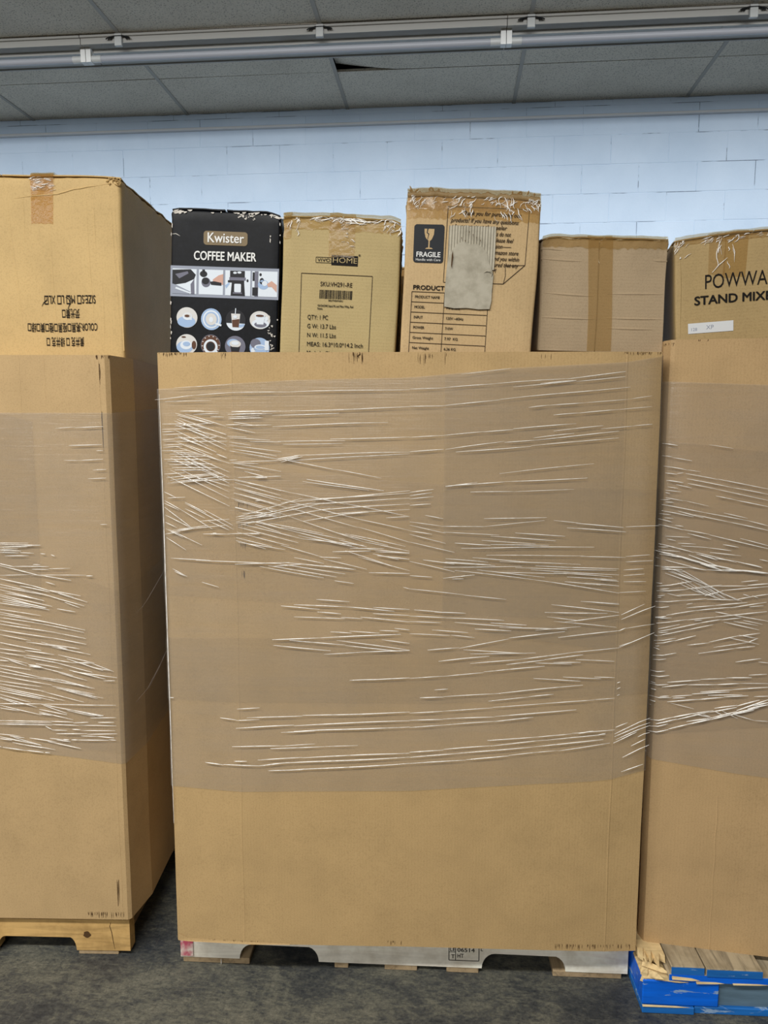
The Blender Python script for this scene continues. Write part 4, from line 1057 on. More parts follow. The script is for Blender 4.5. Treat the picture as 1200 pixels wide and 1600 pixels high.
class Carton:
    def __init__(self, name, label, P, yaw, d, corner, right, W, H, Dp, roll, mat, seed, amp=0.003, group=None, fold=0.045):
        a = roll * D2R
        X = (math.cos(a), -math.sin(a)); Z = (math.sin(a), math.cos(a))
        u, z = corner
        if right:
            u -= X[0] * W; z -= X[1] * W
        u += X[0] * W / 2 - Z[0] * H; z += X[1] * W / 2 - Z[1] * H
        loc = on_plane(P, yaw, d + Dp / 2, u, z)
        self.root = thing(name, label, 'box', loc, group=group)
        self.root.rotation_mode = 'QUATERNION'
        self.root.rotation_quaternion = (Matrix.Rotation(yaw, 4, 'Z') @ Matrix.Rotation(a, 4, 'Y')).to_quaternion()
        self.W, self.H, self.D, self.mat, self.seed, self.amp = W, H, Dp, mat, seed, amp
        self.art = Art(W, H, -Dp / 2, 1.0, self.root, self.df)
    def df(self, p):
        q = Vector(p)
        o = Vector((self.seed * 3.7, self.seed * 1.3, 0))
        v = nvec(q * 5.5 + o) * self.amp
        k = max(0.0, 1 - (self.H - q.z) / 0.05)
        e = max(0.0, (abs(q.x) / (self.W / 2) - 0.82) / 0.18) * k
        if q.y < -self.D / 2 + 0.012:      # the printed face stays nearly flat, only its rim is crumpled
            v.y *= 0.12
        v += nvec(q * 38 + o) * (0.0022 * k + 0.004 * e)
        v.z -= 0.004 * e
        return q + v
    def body(self, name='carton_body', r=0.006, mats=None):
        W, H, Dp = self.W, self.H, self.D
        hx, hy, hz = W / 2, Dp / 2, H / 2
        def ax(h):
            n = max(4, int(2 * h / 0.02))
            return [-h, -h + r * .45] + [-h + r + (2 * h - 2 * r) * i / n for i in range(n + 1)] + [h - r * .45, h]
        A = [ax(hx), ax(hy), ax(hz)]
        idx, V, Fc = {}, [], []
        def vid(p):
            key = tuple(round(c, 5) for c in p)
            if key not in idx:
                q = Vector((max(-hx + r, min(hx - r, p[0])), max(-hy + r, min(hy - r, p[1])), max(-hz + r, min(hz - r, p[2]))))
                dd = Vector(p) - q
                if dd.length > 1e-9:
                    dd = dd.normalized() * r
                    w = q + dd
                else:
                    w = Vector(p)
                w.z += hz
                idx[key] = len(V); V.append(self.df(w))
            return idx[key]
        for axn in range(3):
            b, c = (axn + 1) % 3, (axn + 2) % 3
            for sgn in (-1, 1):
                for i in range(len(A[b]) - 1):
                    for j in range(len(A[c]) - 1):
                        q = []
                        for (m, n_) in ((i, j), (i + 1, j), (i + 1, j + 1), (i, j + 1)):
                            p = [0, 0, 0]; p[axn] = sgn * (hx, hy, hz)[axn]; p[b] = A[b][m]; p[c] = A[c][n_]
                            q.append(vid(p))
                        Fc.append(tuple(q if sgn > 0 else q[::-1]))
        mb = MB(); mb.add(V, Fc)
        return mb.build(name, mats or self.mat, self.root, smooth=True)
    def flaps(self, lift=0.004, mat=None):
        """two top flaps meeting over the middle"""
        for s in (-1, 1):
            mb = MB(); nx, ny = 8, 10; V = []
            for zt in (0.0005, 0.0035):
                for j in range(ny + 1):
                    for i in range(nx + 1):
                        f = i / nx
                        x = s * (self.W / 2 - 0.002 - f * (self.W / 2 - 0.004)); y = -self.D / 2 + 0.002 + (self.D - 0.004) * j / ny
                        q = self.df(Vector((x, y, self.H)))
                        q.z += zt + lift * (0.3 + 0.7 * f) * (0.5 + 0.5 * noise.noise(Vector((x * 9, y * 9, self.seed)))) 
                        V.append(q)
            n = (nx + 1) * (ny + 1); Fc = []
            for j in range(ny):
                for i in range(nx):
                    a = j * (nx + 1) + i
                    Fc += [(a, a + 1, a + nx + 2, a + nx + 1), (n + a, n + a + nx + 1, n + a + nx + 2, n + a + 1)]
            for i in range(nx):
                Fc += [(i, n + i, n + i + 1, i + 1), (ny * (nx + 1) + i, ny * (nx + 1) + i + 1, n + ny * (nx + 1) + i + 1, n + ny * (nx + 1) + i)]
            for j in range(ny):
                for e in (0, nx):
                    a = j * (nx + 1) + e
                    Fc.append((a, a + nx + 1, n + a + nx + 1, n + a))
            mb.add(V, Fc)
            mb.build('flap', mat or self.mat, self.root)
    def tape(self, x0, x1, down, mat=None, name='tape', back=None, skew=0.0, jag=True, lift=0.0, up=0.008):
        """tape from the top, over the front edge and down the front face"""
        mb = MB(); V = []; nx = max(4, int((x1 - x0) / 0.006))
        path = [(-self.D / 2 - 0.0009 - lift, self.H - down * (1 - i / 14)) for i in range(14)] + [(-self.D / 2 - 0.0009 - lift, self.H - 0.004), (-self.D / 2 + 0.002, self.H + up)]
        bk = self.D / 2 if back is None else -self.D / 2 + back
        path += [(-self.D / 2 + (bk + self.D / 2) * k / 8, self.H + up) for k in range(1, 9)]
        rnd = random.Random(self.seed + int(x0 * 1e4))
        jg = [rnd.uniform(-0.003, 0.003) if jag else 0 for _ in range(nx + 1)]
        for r, (y, z) in enumerate(path):
            for i in range(nx + 1):
                x = x0 + (x1 - x0) * i / nx
                q = self.df(Vector((x + skew * (self.H - z), max(y, -self.D / 2), min(z, self.H))))
                q.y += min(0, y + self.D / 2); q.z += max(0, z - self.H)
                if r == 0: q.z += jg[i] + skew * 0.06 * i / nx
                q.y -= 0.0006 * abs(noise.noise(Vector((x * 80, z * 80, self.seed))))
                V.append(q)
        m = nx + 1
        Fc = [(r * m + i, r * m + i + 1, r * m + m + i + 1, r * m + m + i) for r in range(len(path) - 1) for i in range(nx)]
        mb.add(V, Fc)
        return mb.build(name, mat or TAPE, self.root, smooth=True)
    def wrinkles(self, parent, spots, seed=1):
        """bright puckers in the tape: (x0, x1, y-down range, count, mean length, steepness)"""
        rnd = random.Random(seed)
        mb = MB()
        for x0, x1, d0, d1, cnt, ln, steep in spots:
            for _ in range(cnt):
                x = rnd.uniform(x0, x1); dz = rnd.uniform(d0, d1); L = ln * rnd.uniform(0.25, 0.95)
                a = rnd.gauss(0, 0.35) + steep
                pts = []
                for i in range(5):
                    f = i / 4 - 0.5
                    xx = x + math.cos(a) * L * f + 0.0015 * math.sin(f * 7 + x * 99); zz = self.H - dz + math.sin(a) * L * f
                    q = self.df(Vector((max(-self.W / 2, min(self.W / 2, xx)), -self.D / 2, min(self.H, zz)))); q.y -= 0.0022
                    pts.append(q)
                ridge(mb, pts, (0, -1, 0), rnd.uniform(0.0007, 0.0024), 0.0008)
        o = stuff(mb.build('tape_wrinkles', STRAND, parent, smooth=True, flip=False))
        return o
    def crease(self, pts, w=0.005, h=0.0012, mat=None, name='crease', y=0.0):
        mb = MB()
        P = []
        for (x0, d0), (x1, d1) in zip(pts, pts[1:]):
            k = 8
            P += [(x0 + (x1 - x0) * i / k, d0 + (d1 - d0) * i / k) for i in range(k)]
        P.append(pts[-1])
        out = []
        for x, dn in P:
            q = self.df(Vector((x - self.W / 2, -self.D / 2, self.H - dn))); q.y -= y - 0.0003
            out.append(q)
        ridge(mb, out, (0, -1, 0), w, h)
        return mb.build(name, mat or self.mat, self.root, smooth=True, flip=False)

PC, YC = (-0.704, 1.761), 0.06
GRP = 'shipping cartons standing in the bins'

# --- black coffee maker box
cb = Carton('coffee_maker_box', 'glossy black printed box with white lettering and photos of cups', PC, YC, 0.05, (0.029, 1.998), False, 0.266, 0.402, 0.33, 2.4, BLACK_CARD, 2, 0.0022)
cb.body(); cb.flaps(0.003)
A = cb.art; A.s = 0.266 / 1055
A.emit('logo_plate', [rrect(318, 186, 742, 316, 30)], [GOLD_PRINT])
A.text('printed_logo', 'Kwister', 530, 290, 128, INK_WHITE, 0.010, align='CENTER', width=352, lift=3)
A.text('printed_title', 'COFFEE MAKER', 527, 458, 118, INK_WHITE, 0.018, align='CENTER', width=604, lift=2)
A.emit('photo_band', [rect(2, 520, 1052, 808)], [GREY_PRINT])
# four step photos
def photo(x0, x1, shapes):
    A.emit('step_photo', [rect(x0, 548, x1, 782, 0, 2)] + shapes, [PHOTO_WHITE, PHOTO_DARK, PHOTO_MID, PHOTO_SKIN, GREY_PRINT, PHOTO_BLUE])
photo(22, 258, [polyg([(22, 560), (200, 550), (250, 600), (235, 640), (150, 680), (40, 700), (22, 690)], 1, 3), polyg([(50, 600), (170, 570), (180, 590), (90, 640)], 2, 4), polyg([(22, 690), (60, 700), (200, 760), (190, 782), (22, 782)], 4, 3), polyg([(60, 720), (210, 770), (200, 780), (50, 735)], 0, 4), polyg([(200, 690), (235, 640), (240, 782), (205, 782)], 2, 3)])
photo(280, 516, [disc(325, 590, 36, 30, 1, 3), rect(312, 548, 338, 585, 1, 3), disc(350, 668, 44, 46, 2, 3), disc(345, 655, 36, 32, 1, 4), polyg([(388, 662), (425, 655), (500, 668), (500, 695), (400, 690)], 1, 4), polyg([(415, 640), (470, 600), (516, 585), (516, 690), (470, 672), (420, 668)], 3, 3)])
photo(536, 780, [rect(582, 550, 725, 612, 1, 3), disc(630, 570, 18, 10, 0, 4), disc(672, 566, 20, 10, 0, 4), rect(575, 612, 735, 640, 2, 3), rect(562, 640, 720, 662, 1, 3), polyg([(600, 662), (720, 662), (730, 782), (590, 782)], 1, 3), rrect(625, 672, 690, 750, 8, 0, 4), rect(612, 752, 700, 764, 2, 4), disc(752, 640, 10, 14, 1, 3), polyg([(536, 690), (575, 660), (580, 675), (545, 720)], 5, 3)])
photo(796, 1040, [rect(820, 550, 856, 782, 2, 3), rect(800, 560, 820, 640, 1, 3), rect(800, 700, 852, 775, 1, 4), disc(876, 580, 12, 14, 1, 3), disc(890, 640, 22, 30, 1, 3), disc(905, 672, 52, 44, 5, 3), disc(918, 660, 26, 24, 0, 4), polyg([(940, 665), (985, 635), (1035, 672), (1035, 740), (985, 690), (950, 690)], 3, 4)])
# eight round drink photos
CM = [PHOTO_WHITE, PHOTO_BLUE, PHOTO_CREAM, PHOTO_BROWN, PHOTO_DARK, PHOTO_MID]
def rnd_photo(x, y, shapes):
    A.emit('round_photo', shapes(x, y), CM)
rnd_photo(167, 1003, lambda x, y: [disc(x, y, 102, 96, 2, 1), disc(x - 5, y + 40, 88, 52, 1, 2), disc(x + 5, y - 10, 46, 34, 0, 3), disc(x + 5, y - 18, 36, 20, 2, 4), disc(x + 2, y - 14, 24, 12, 3, 5), rect(x - 40, y - 8, x + 48, y + 22, 0, 2)])
rnd_photo(404, 1012, lambda x, y: [disc(x, y, 100, 102, 1, 1), disc(x, y, 82, 84, 0, 2), disc(x, y, 68, 70, 1, 3), disc(x, y, 54, 56, 2, 4), disc(x, y + 4, 20, 26, 0, 5), line(x + 40, y + 40, x + 100, y + 55, 18, 0, 5)])
rnd_photo(642, 1010, lambda x, y: [disc(x, y, 98, 98, 4, 1), disc(x, y + 16, 92, 82, 0, 2, a0=10, a1=170), disc(x + 40, y + 40, 46, 26, 1, 3, a0=-20, a1=160), polyg([(x - 44, y - 60), (x + 44, y - 60), (x + 32, y + 70), (x - 32, y + 70)], 2, 3), polyg([(x - 36, y + 0), (x + 38, y - 12), (x + 30, y + 66), (x - 30, y + 66)], 3, 4), disc(x - 5, y - 30, 20, 14, 0, 5), line(x, y - 110, x - 3, y - 55, 8, 0, 5)])
rnd_photo(878, 1000, lambda x, y: [disc(x, y, 100, 84, 2, 1), disc(x + 5, y + 34, 84, 42, 0, 2), disc(x + 5, y + 42, 60, 26, 5, 3), polyg([(x - 48, y - 40), (x + 50, y - 40), (x + 34, y + 40), (x - 30, y + 40)], 0, 4), disc(x, y - 40, 49, 16, 0, 5), disc(x, y - 40, 40, 11, 3, 6), disc(x + 62, y - 14, 18, 20, 0, 3)])
rnd_photo(167, 1258, lambda x, y: [disc(x, y, 102, 98, 2, 1), disc(x - 18, y + 26, 80, 56, 1, 2), disc(x - 4, y + 6, 58, 42, 0, 3), disc(x, y - 4, 36, 22, 1, 4), disc(x + 72, y + 4, 22, 40, 3, 3), disc(x - 30, y - 70, 22, 8, 3, 3)])
rnd_photo(402, 1256, lambda x, y: [disc(x, y, 96, 100, 5, 1), disc(x, y, 92, 94, 3, 2), disc(x, y + 18, 68, 72, 0, 3), disc(x, y + 14, 46, 48, 3, 4), disc(x, y + 14, 38, 40, 4, 5), line(x + 38, y + 44, x + 66, y + 66, 16, 0, 4)] + [disc(x + 82 * math.cos(k * 0.5), y + 84 * math.sin(k * 0.5), 7, 5, 2, 3, 8) for k in range(12)])
rnd_photo(640, 1258, lambda x, y: [disc(x, y, 100, 100, 5, 1), disc(x - 20, y - 30, 60, 40, 1, 2), polyg([(x - 52, y - 24), (x + 52, y - 24), (x + 34, y + 70), (x - 34, y + 70)], 3, 3), disc(x, y - 24, 56, 34, 2, 4), disc(x, y - 30, 36, 18, 0, 5), polyg([(x - 44, y + 6), (x + 44, y + 6), (x + 36, y + 50), (x - 36, y + 50)], 4, 4)])
rnd_photo(878, 1262, lambda x, y: [disc(x, y, 98, 98, 1, 1), disc(x - 40, y - 40, 50, 46, 5, 2), disc(x + 6, y + 20, 64, 54, 1, 3), disc(x + 6, y - 8, 56, 24, 0, 4), disc(x + 6, y - 6, 44, 16, 1, 5), disc(x - 62, y + 26, 22, 24, 0, 3), rect(x + 50, y - 70, x + 90, y + 20, 0, 4)])
# rubbed edges
rr = random.Random(21)
chips = []
for _ in range(46):
    x = rr.choice([rr.uniform(0, 1050), rr.uniform(600, 820), rr.uniform(0, 120), rr.uniform(930, 1050)]); l = rr.uniform(10, 60)
    y = abs(rr.gauss(0, 12)) + 2
    chips.append(polyg([(x, y), (x + l, y - 2), (x + l * .8, y + rr.uniform(4, 14)), (x + l * .3, y + rr.uniform(4, 18))], 0, 3))
for _ in range(16):
    x = rr.choice([4, 4, 960, 1046]) + rr.uniform(-4, 8); y = rr.choice([rr.uniform(10, 330), rr.uniform(850, 1250)]); l = rr.uniform(15, 60)
    chips.append(polyg([(x, y), (x + rr.uniform(4, 12), y + l * .3), (x + 5, y + l), (x - 2, y + l * .7)], 0, 3))
for _ in range(14):
    x = rr.uniform(640, 800); y = rr.gauss(50, 12)
    chips.append(polyg([(x, y), (x + rr.uniform(8, 30), y - 4), (x + rr.uniform(5, 20), y + rr.uniform(4, 16))], 0, 3))
for _ in range(22):
    x = rr.gauss(985, 18); y = rr.uniform(1030, 1330)
    chips.append(polyg([(x, y), (x + rr.uniform(6, 26), y - 4), (x + rr.uniform(5, 20), y + rr.uniform(4, 22))], 0, 8))
stuff(A.emit('rubbed_chips', chips, [WHITE_CHIP]))
cb.crease([(0.002, 0.057), (0.012, 0.056), (0.022, 0.061)], 0.002, 0.001, WHITE_CHIP)

# --- stand mixer carton with printed particulars
cv = Carton('mixer_carton', 'grey-tan carton with a barcode and printed particulars, right of the black box', PC, YC, 0.05, (0.302, 1.980), False, 0.284, 0.384, 0.40, 2.7, K_VIVO, 5, 0.0025, GRP)
cv.body(); cv.flaps(0.004)
A = cv.art; A.s = 0.284 / 1075
A.emit('logo_outline', frame(305, 351, 447, 399, 4), [INK])
A.text('printed_logo', 'ViVO', 377, 388, 40, INK, 0.004, align='CENTER', width=118)
A.emit('logo_plate', [rect(446, 327, 687, 416)], [INK])
A.text('printed_logo', 'HOME', 568, 394, 66, K_VIVO, -0.004, align='CENTER', width=222, lift=3)
A.text('registered_mark', '®', 700, 328, 26, INK, 0.01, align='CENTER')
A.emit('printed_frame', frame(177, 497, 828, 1440, 5), [INK_SOFT])
A.text('printed_text', 'SKU:VH291-RE', 502, 604, 56, INK_SOFT, 0.004, align='CENTER', width=292)
rb = random.Random(77); x = 353; bars = []
while x < 655:
    w = rb.choice([3, 3, 5, 8]); bars.append(rect(x, 636, x + w, 714)); x += w + rb.choice([3, 4, 6])
A.emit('barcode', bars, [INK])
A.text('printed_text', 'B0D7W84W6RU', 505, 736, 22, INK, 0.012, align='CENTER', width=132)
A.text('printed_text', 'VIVOHOME Stand Mi, and Mixe Whip, Red', 340, 786, 27, INK, 0.014, width=328)
A.text('printed_text', 'None', 340, 812, 27, INK, 0.014, width=46)
for i, s in enumerate(('QTY: 1 PC', 'G W: 13.7 Lbs', 'N W: 11.5 Lbs', 'MEAS: 16.3*10.0*14.2 Inch', 'Made In China')):
    A.text('printed_text', s, 250, 901 + 81 * i, 56, INK, 0.002, width=(190, 266, 266, 520, 280)[i])
tv = cv.tape(-0.142 + 415 * A.s, -0.142 + 652 * A.s, 345 * A.s, lift=0.0004, up=0.011)
te = cv.tape(-0.140, 0.140, 112 * A.s, mat=TAPE, name='edge_tape', back=0.03, up=0.012)
tk = cv.tape(-0.141, -0.122, 195 * A.s, name='edge_tape', back=0.03, lift=0.0003, up=0.0125)
cv.wrinkles(te, [(-0.06, 0.06, 0.0, 0.012, 26, 0.03, 0.0), (-0.14, -0.10, 0.0, 0.04, 14, 0.02, 1.3), (0.10, 0.142, 0.0, 0.03, 22, 0.02, 0.9), (-0.08, 0.14, 0.0, 0.006, 26, 0.04, -0.02)], 3)
cv.wrinkles(tv, [(-0.01, 0.03, 0.02, 0.075, 9, 0.014, -0.2), (-0.005, 0.01, 0.0, 0.03, 6, 0.02, 1.5)], 4)

# --- fragile carton
cf = Carton('fragile_carton', 'tall tan carton with a black fragile label and a torn grey patch', PC, YC, 0.05, (0.600, 2.029), False, 0.319, 0.432, 0.30, 2.7, K_FRAG, 9, 0.0028, GRP)
cf.body(); cf.flaps(0.010)
A = cf.art; A.s = 0.319 / 1070
A.emit('fragile_label', [rrect(66, 222, 306, 520, 24)], [LABEL_BLACK])
A.emit('glass_symbol', [polyg([(148, 256), (170, 256), (166, 288), (180, 300), (172, 340), (158, 322), (150, 290)], 0, 2), polyg([(180, 256), (226, 257), (224, 300), (208, 338), (194, 350), (186, 350), (176, 342), (188, 296), (174, 284)], 0, 2), rect(183, 345, 193, 402, 0, 2), polyg([(158, 412), (170, 402), (208, 402), (220, 412)], 0, 2)], [K_FRAG])
A.text('label_text', 'FRAGILE', 186, 474, 56, INK_WHITE, 0.018, align='CENTER', width=192, lift=2)
A.text('label_text', 'Handle with Care', 186, 505, 27, INK_WHITE, 0.004, align='CENTER', width=196, lift=2)
A.emit('note_frame', [line(327, 83, 978, 80, 4.5), line(978, 80, 962, 512, 4.5), line(327, 83, 318, 668, 4.5), line(318, 668, 800, 664, 4.5), line(800, 664, 962, 512, 5), line(800, 664, 812, 600, 4), line(812, 600, 805, 522, 4), line(805, 522, 962, 512, 4)], [INK_SOFT])
SH = 0.35
A.text('printed_note', 'Thank you for purchasing our', 438, 144, 46, INK_SOFT, 0.010, SH, width=470)
A.text('printed_note', 'products! If you have any questions', 352, 200, 46, INK_SOFT, 0.010, SH, width=545)
A.text('printed_note', 'please contact the saeler', 358, 246, 46, INK_SOFT, 0.010, SH, width=450)
for i, (s, w) in enumerate((('s do not', 118), ('lease feel', 142), ('sion——', 128), ('mazon store', 190), ('nd you within', 200), ('ured that any', 198), ('M', 26))):
    A.text('printed_note', s, 720 - 2 * i, 294 + 47.5 * i, 46, INK_SOFT, 0.010, SH, width=w)
A.text('printed_title', 'PRODUCT SPECIFICATION', 76, 734, 50, INK, 0.018, width=640)
tb = [line(70, 752 + 81.5 * i, 690, 752 + 81.5 * i, 4.5) for i in range(8)] + [line(70, 752, 70, 1330, 4.5), line(334, 752, 334, 1330, 4.5), line(690, 752, 690, 1330, 4.5)]
A.emit('printed_table', tb, [INK_SOFT])
for i, (a, b) in enumerate((('PRODUCT NAME', 'Stand mixer'), ('MODEL', 'MMP-I7s'), ('INPUT', '120V ~60Hz'), ('POWER', '710W'), ('Gross Weight', '7.97  KG'), ('Net Weight', '6.36 KG'))):
    A.text('printed_text', a, 96, 802 + 81.5 * i, 30, INK, 0.012, width=(200, 84, 72, 90, 168, 138)[i])
    A.text('printed_text', b, 356, 802 + 81.5 * i, 30, INK, 0.010, width=(150, 108, 140, 64, 108, 96)[i])
# torn place: bared flutes and grey paper
mb = MB()
pts_rows = []
nx = 132
x0, x1 = 340, 716
V = []
ny = 10
for j in range(ny + 1):
    for i in range(nx + 1):
        f = i / nx
        xx = x0 + (x1 - x0) * f; yy = 228 + (560 - 228) * j / ny + (8 * noise.noise(Vector((f * 12, 0, 3))) if j == 0 else 0)
        q = A.P(xx, yy, 2); q.y -= 0.0011 * (1 + math.cos(f * 2 * math.pi * 17)) + 0.0004
        V.append(q)
Fc = [(j * (nx + 1) + i, j * (nx + 1) + i + 1, j * (nx + 1) + nx + 2 + i, j * (nx + 1) + nx + 1 + i) for j in range(ny) for i in range(nx)]
mb.add(V, Fc)
fl = mb.build('torn_flutes', TORN, cf.root, smooth=True)
fl['label'] = 'bared corrugation where a label was torn off'
out = [(338, 560), (346, 470), (380, 410), (420, 362), (470, 350), (520, 372), (570, 365), (620, 392), (655, 440), (668, 500), (700, 560), (716, 600), (714, 720), (717, 800), (708, 866), (620, 872), (520, 866), (420, 874), (338, 864), (334, 720)]
mb = MB()
mb.add([(lambda q: (q.x, q.y - 0.0030, q.z))(A.P(x, y, 2)) for x, y in out] + [(lambda q: (q.x, q.y - 0.0002, q.z))(A.P(x, y, 2)) for x, y in out], [tuple(range(len(out)))] + [(i, (i + 1) % len(out), (i + 1) % len(out) + len(out), i + len(out)) for i in range(len(out))])
mb.build('torn_paper_patch', TORN, cf.root)
# small holes and curls in the patch
A.emit('torn_hole', [polyg([(500 + 10 * k, 272 + (k * 37) % 90), (508 + 10 * k, 276 + (k * 37) % 90), (504 + 10 * k, 290 + (k * 37) % 90)], 0, 24) for k in range(-6, 10, 3)] + [polyg([(372, 460), (378, 420), (384, 470), (378, 560), (371, 540)], 0, 24)], [SCUFF])
mb = MB(); ridge(mb, [A.P(x, y, 10) for x, y in ((640, 585), (660, 572), (690, 575), (705, 590), (700, 615))], (0, -1, 0), 0.006, 0.004); mb.build('curled_shred', TORN, cf.root, flip=False)
tf = cf.tape(-0.158, 0.158, 178 * A.s, name='tape', back=None, up=0.016)
tf2 = cf.tape(-0.158, 0.158, 110 * A.s, mat=TAPE_CLEAR, name='clear_tape', back=0.05, lift=0.001, up=0.018)
cf.wrinkles(tf2, [(-0.155, 0.155, 0.0, 0.018, 60, 0.02, 0.6), (-0.06, 0.0, 0.01, 0.045, 18, 0.03, 1.25), (0.05, 0.11, 0.01, 0.05, 18, 0.032, -1.1), (-0.155, -0.12, 0.0, 0.03, 14, 0.02, 1.0), (0.12, 0.158, 0.0, 0.03, 16, 0.02, -0.9)], 6)
# frayed shreds along the top edge
fr = random.Random(8)
mb = MB()
for x, L in [(-0.145, 0.016), (-0.140, 0.012), (-0.148, 0.007), (-0.11, 0.010), (-0.098, 0.012), (-0.085, 0.006), (0.10, 0.012), (0.112, 0.009), (0.125, 0.011), (0.09, 0.007), (0.145, 0.008)]:
    q = cf.df(Vector((x, -cf.D / 2 + 0.004, cf.H))); a = fr.uniform(-0.9, 0.9)
    ridge(mb, [q + Vector((math.sin(a) * L * k / 3, 0, 0.010 + math.cos(a) * L * k / 3)) for k in range(4)], (0, -1, 0), 0.004, 0.001)
mb.build('frayed_shreds', K_EDGE, cf.root, flip=False)
mb = MB()
V = []
N_ = 60
for i in range(N_ + 1):
    x = -cf.W / 2 + 0.003 + (cf.W - 0.006) * i / N_
    q = cf.df(Vector((x, -cf.D / 2 + 0.001, cf.H)))
    h = 0.010 + 0.007 * noise.noise(Vector((x * 45, 2, 0))) + 0.005 * noise.noise(Vector((x * 150, 5, 0)))
    V += [q + Vector((0, -0.002, -0.004)), q + Vector((0, -0.0025, h * 0.6)), q + Vector((0, 0.006, h)), q + Vector((0, 0.03, 0.004))]
Fc = [(i * 4 + k, i * 4 + k + 1, i * 4 + k + 5, i * 4 + k + 4) for i in range(N_) for k in range(3)]
mb.add(V, Fc); mb.build('crushed_edge', K_EDGE, cf.root, flip=False)

# --- blank brown carton, its taped bottom seam facing out; it rests on the bin's rim
cp = Carton('blank_carton', 'blank brown carton with an upright taped seam, right of the fragile carton', PC, YC, 0.085, (0.926, 1.935), False, 0.307, 0.272, 0.40, 1.1, K_PLAIN, 12, 0.0035, GRP)
cp.body(); cp.flaps(0.004)
A = cp.art; A.s = 1.0
mid = 0.141
for (a, b) in ((0.003, mid - 0.0015), (mid + 0.0015, 0.304)):
    mb = MB(); nx, nz = 12, 16; V = []
    for lay in (0.0032, 0.0003):
        for j in range(nz + 1):
            for i in range(nx + 1):
                q = cp.df(Vector((-cp.W / 2 + a + (b - a) * i / nx, -cp.D / 2, 0.002 + (cp.H - 0.006) * j / nz))); q.y -= lay; V.append(q)
    n = (nx + 1) * (nz + 1); Fc = []
    for j in range(nz):
        for i in range(nx):
            k = j * (nx + 1) + i
            Fc += [(k, k + 1, k + nx + 2, k + nx + 1), (n + k, n + k + nx + 1, n + k + nx + 2, n + k + 1)]
    for j in range(nz):
        for e in (0, nx):
            k = j * (nx + 1) + e; Fc.append((k, k + nx + 1, n + k + nx + 1, n + k))
    for i in range(nx):
        for e in (0, nz):
            k = e * (nx + 1) + i; Fc.append((k, k + 1, n + k + 1, n + k))
    mb.add(V, Fc); mb.build('seam_flap', K_PLAIN, cp.root, smooth=False)
tp = cp.tape(-cp.W / 2 + 0.113, -cp.W / 2 + 0.172, cp.H - 0.003, lift=0.0042, skew=0.03, jag=False)
te = cp.tape(-cp.W / 2 + 0.003, cp.W / 2 - 0.003, 0.022, name='edge_tape', back=0.03, lift=0.0040, up=0.010)
cp.wrinkles(tp, [(-0.025, -0.005, 0.0, 0.07, 9, 0.03, 1.5), (-0.035, -0.02, 0.10, 0.27, 14, 0.03, 1.5)], 5)
cp.wrinkles(te, [(-0.10, 0.04, 0.0, 0.010, 30, 0.03, -0.1), (0.10, 0.15, 0.0, 0.02, 14, 0.02, 0.8), (-0.15, -0.1, 0.0, 0.012, 10, 0.02, 0.3)], 15)
for pts in ([(0.0, 0.028), (0.02, 0.027), (0.06, 0.030)], [(0.0, 0.052), (0.10, 0.054)], [(0.01, 0.132), (0.13, 0.136)], [(0.004, 0.190), (0.135, 0.192)], [(0.165, 0.129), (0.30, 0.131)], [(0.165, 0.188), (0.30, 0.190)], [(0.17, 0.212), (0.28, 0.214)], [(0.27, 0.05), (0.306, 0.052)]):
    cp.crease(pts, 0.006, 0.0016, y=0.0034)

# --- a carton further back in the centre bin, glimpsed through the gap between two others
ck_ = Carton('inner_carton', 'shaded brown carton glimpsed between the barcode carton and the fragile carton', PC, YC, 0.52, (0.36, 1.95), False, 0.50, 0.364, 0.34, 0.2, K_R, 29, 0.003, GRP)
ck_.body(); ck_.flaps(0.004); ck_.tape(-0.03, 0.03, 0.07)

# --- the second mixer carton, in the right bin
PR_, YR = (0.511, 1.87), -0.098
cw = Carton('mixer_carton', 'olive-tan carton lettered stand mixer with a white label, above the right bin', PR_, YR, 0.05, (0.016, 1.925), False, 0.36, 0.318, 0.34, -3.8, K_POW, 17, 0.003, GRP)
cw.body(); cw.flaps(0.006)
A = cw.art; A.s = 0.216 / 490     # units of the printed face
A.text('printed_logo', 'POWWA', 148, 272, 110, INK, -0.002, width=318)
A.text('printed_title', 'STAND MIXER', 98, 354, 66, INK, 0.02, width=440)
A.emit('paper_label', [rect(66, 452, 300, 508)], [PAPER])
A.text('label_text', '128', 78, 494, 24, GREY_PRINT, 0.0)
A.text('label_text', 'XP', 160, 490, 32, GREY_PRINT, 0.0)
tw = cw.tape(-0.18 + 262 * A.s, -0.18 + 380 * A.s, 218 * A.s, up=0.009, skew=-0.1)
tw2 = cw.tape(-0.18 + 178 * A.s, -0.18 + 264 * A.s, 200 * A.s, mat=TAPE_CLEAR, up=0.009, skew=-0.05)
te = cw.tape(-0.176, 0.176, 30 * A.s, mat=TAPE_CLEAR, name='edge_tape', back=0.04, up=0.011)
cw.wrinkles(te, [(-0.12, 0.10, 0.0, 0.014, 40, 0.02, 0.5), (-0.18, -0.15, 0.0, 0.04, 14, 0.02, 0.9)], 25)
cw.wrinkles(tw2, [(-0.086, -0.078, 0.02, 0.07, 5, 0.05, 1.3), (-0.06, -0.045, 0.03, 0.07, 4, 0.04, -1.2)], 26)
cw.crease([(0.012, 0.03), (0.013, 0.12), (0.010, 0.25)], 0.005, 0.0014)

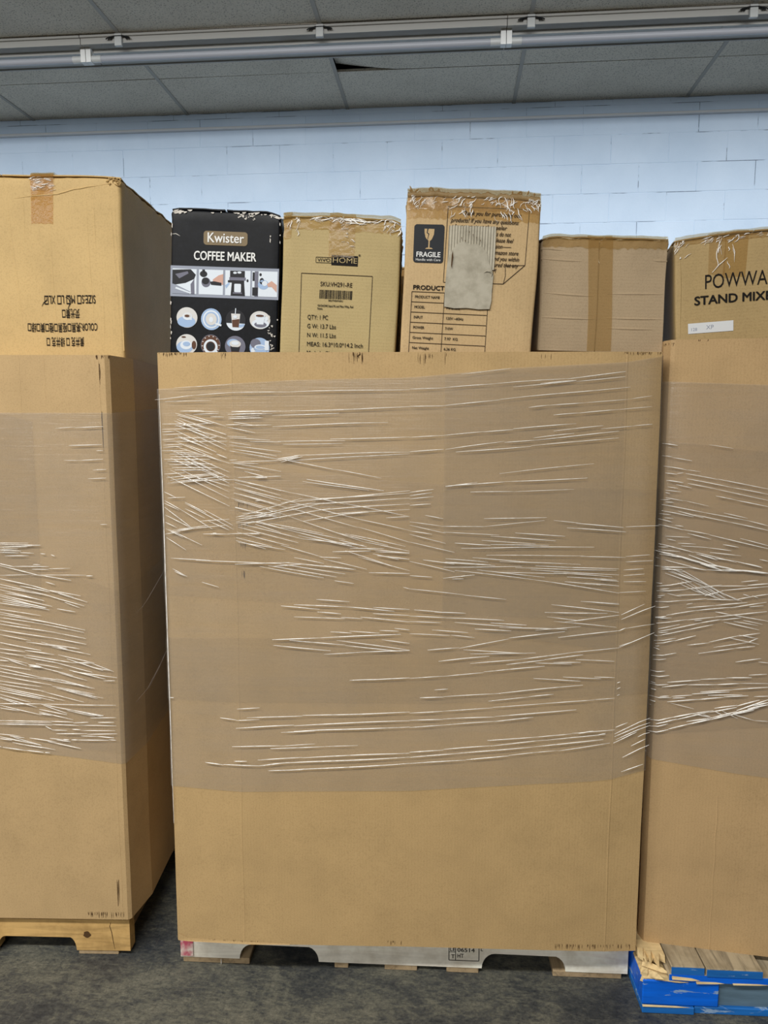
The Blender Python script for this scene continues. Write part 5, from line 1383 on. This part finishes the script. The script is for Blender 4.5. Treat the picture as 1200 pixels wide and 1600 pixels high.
# --- the big golden carton on the left
PL_, YL = (-0.865, 1.843), 0.07
cg = Carton('large_carton', 'large golden cardboard carton with upside-down black print, on the left bin', PL_, YL, 0.14, (0.000, 2.128), True, 0.64, 0.502, 0.50, 1.0, K_BIG, 23, 0.004, GRP)
cg.body(r=0.010); cg.flaps(0.006)
A = cg.art; A.s = 1.0
def gx(px): return 0.64 - (193 - px) * 0.001685      # photo column on the face -> metres from its left edge
def gy(py): return (py - 279) * 0.00164
tl = cg.tape(-0.32 + gx(49), -0.32 + gx(84), gy(352), mat=TAPE_GOLD, up=0.010)
tl2 = cg.tape(-0.32 + gx(50), -0.32 + gx(86), gy(300), mat=TAPE_CLEAR, name='clear_tape', lift=0.0006, up=0.012, back=0.2)
cg.wrinkles(tl2, [(-0.32 + gx(50), -0.32 + gx(86), 0.0, 0.035, 26, 0.02, 0.2)], 31)
cg.crease([(gx(22), gy(313)), (gx(50), gy(309)), (gx(90), gy(306)), (gx(115), gy(299)), (gx(145), gy(294)), (gx(178), gy(289))], 0.004, 0.0022)
for xa, ya, xb, yb in ((10, 300, 32, 553), (78, 340, 84, 553), (136, 300, 144, 553), (147, 300, 151, 400), (158, 430, 160, 553), (175, 295, 186, 553), (180, 284, 192, 553), (36, 300, 38, 380)):
    cg.crease([(gx(xa), gy(ya)), (gx((xa + xb) / 2), gy((ya + yb) / 2)), (gx(xb), gy(yb))], 0.007, 0.0009)
for s, px, py, w, sz in (('SIZE:S□ M□ L□ XL□', 147, 464, 82, 19), ('荧光黄□', 121, 487, 28, 16.5), ('COLOR:亮黑□哑黑□橙□黄□绿□', 149, 509, 113, 16.5), ('黄井克 □ 绿井克 □', 127, 532, 61, 16.5)):
    A.text('printed_text', s, gx(px), gy(py), sz * 0.00166, INK, 0.006, width=w * 0.00166, turned=True)
mb = MB()
for st in ([(102, 489), (104, 483), (107, 477), (105, 470), (100, 467), (104, 466), (111, 471)], [(61, 481), (65, 475), (70, 471), (70, 466)]):
    ridge(mb, [(lambda q: q)(A.P(gx(a), gy(b), 2)) for a, b in st], (0, -1, 0), 0.0024, 0.0003)
mb.build('pen_scribble', INK, cg.root, flip=False)
mb = MB()
for _ in range(30):
    x = fr.uniform(0.600, 0.640); q = cg.df(Vector((x - 0.32, -cg.D / 2, cg.H - abs(fr.gauss(0, 0.01))))); q.y -= 0.001
    a = fr.uniform(0, 3.1)
    ridge(mb, [q + Vector((math.cos(a) * 0.004 * k, -0.0005, math.sin(a) * 0.004 * k)) for k in (-1, 0, 1)], (0, -1, 0), 0.003, 0.0025)
stuff(mb.build('crushed_corner', K_BIG, cg.root, flip=False))
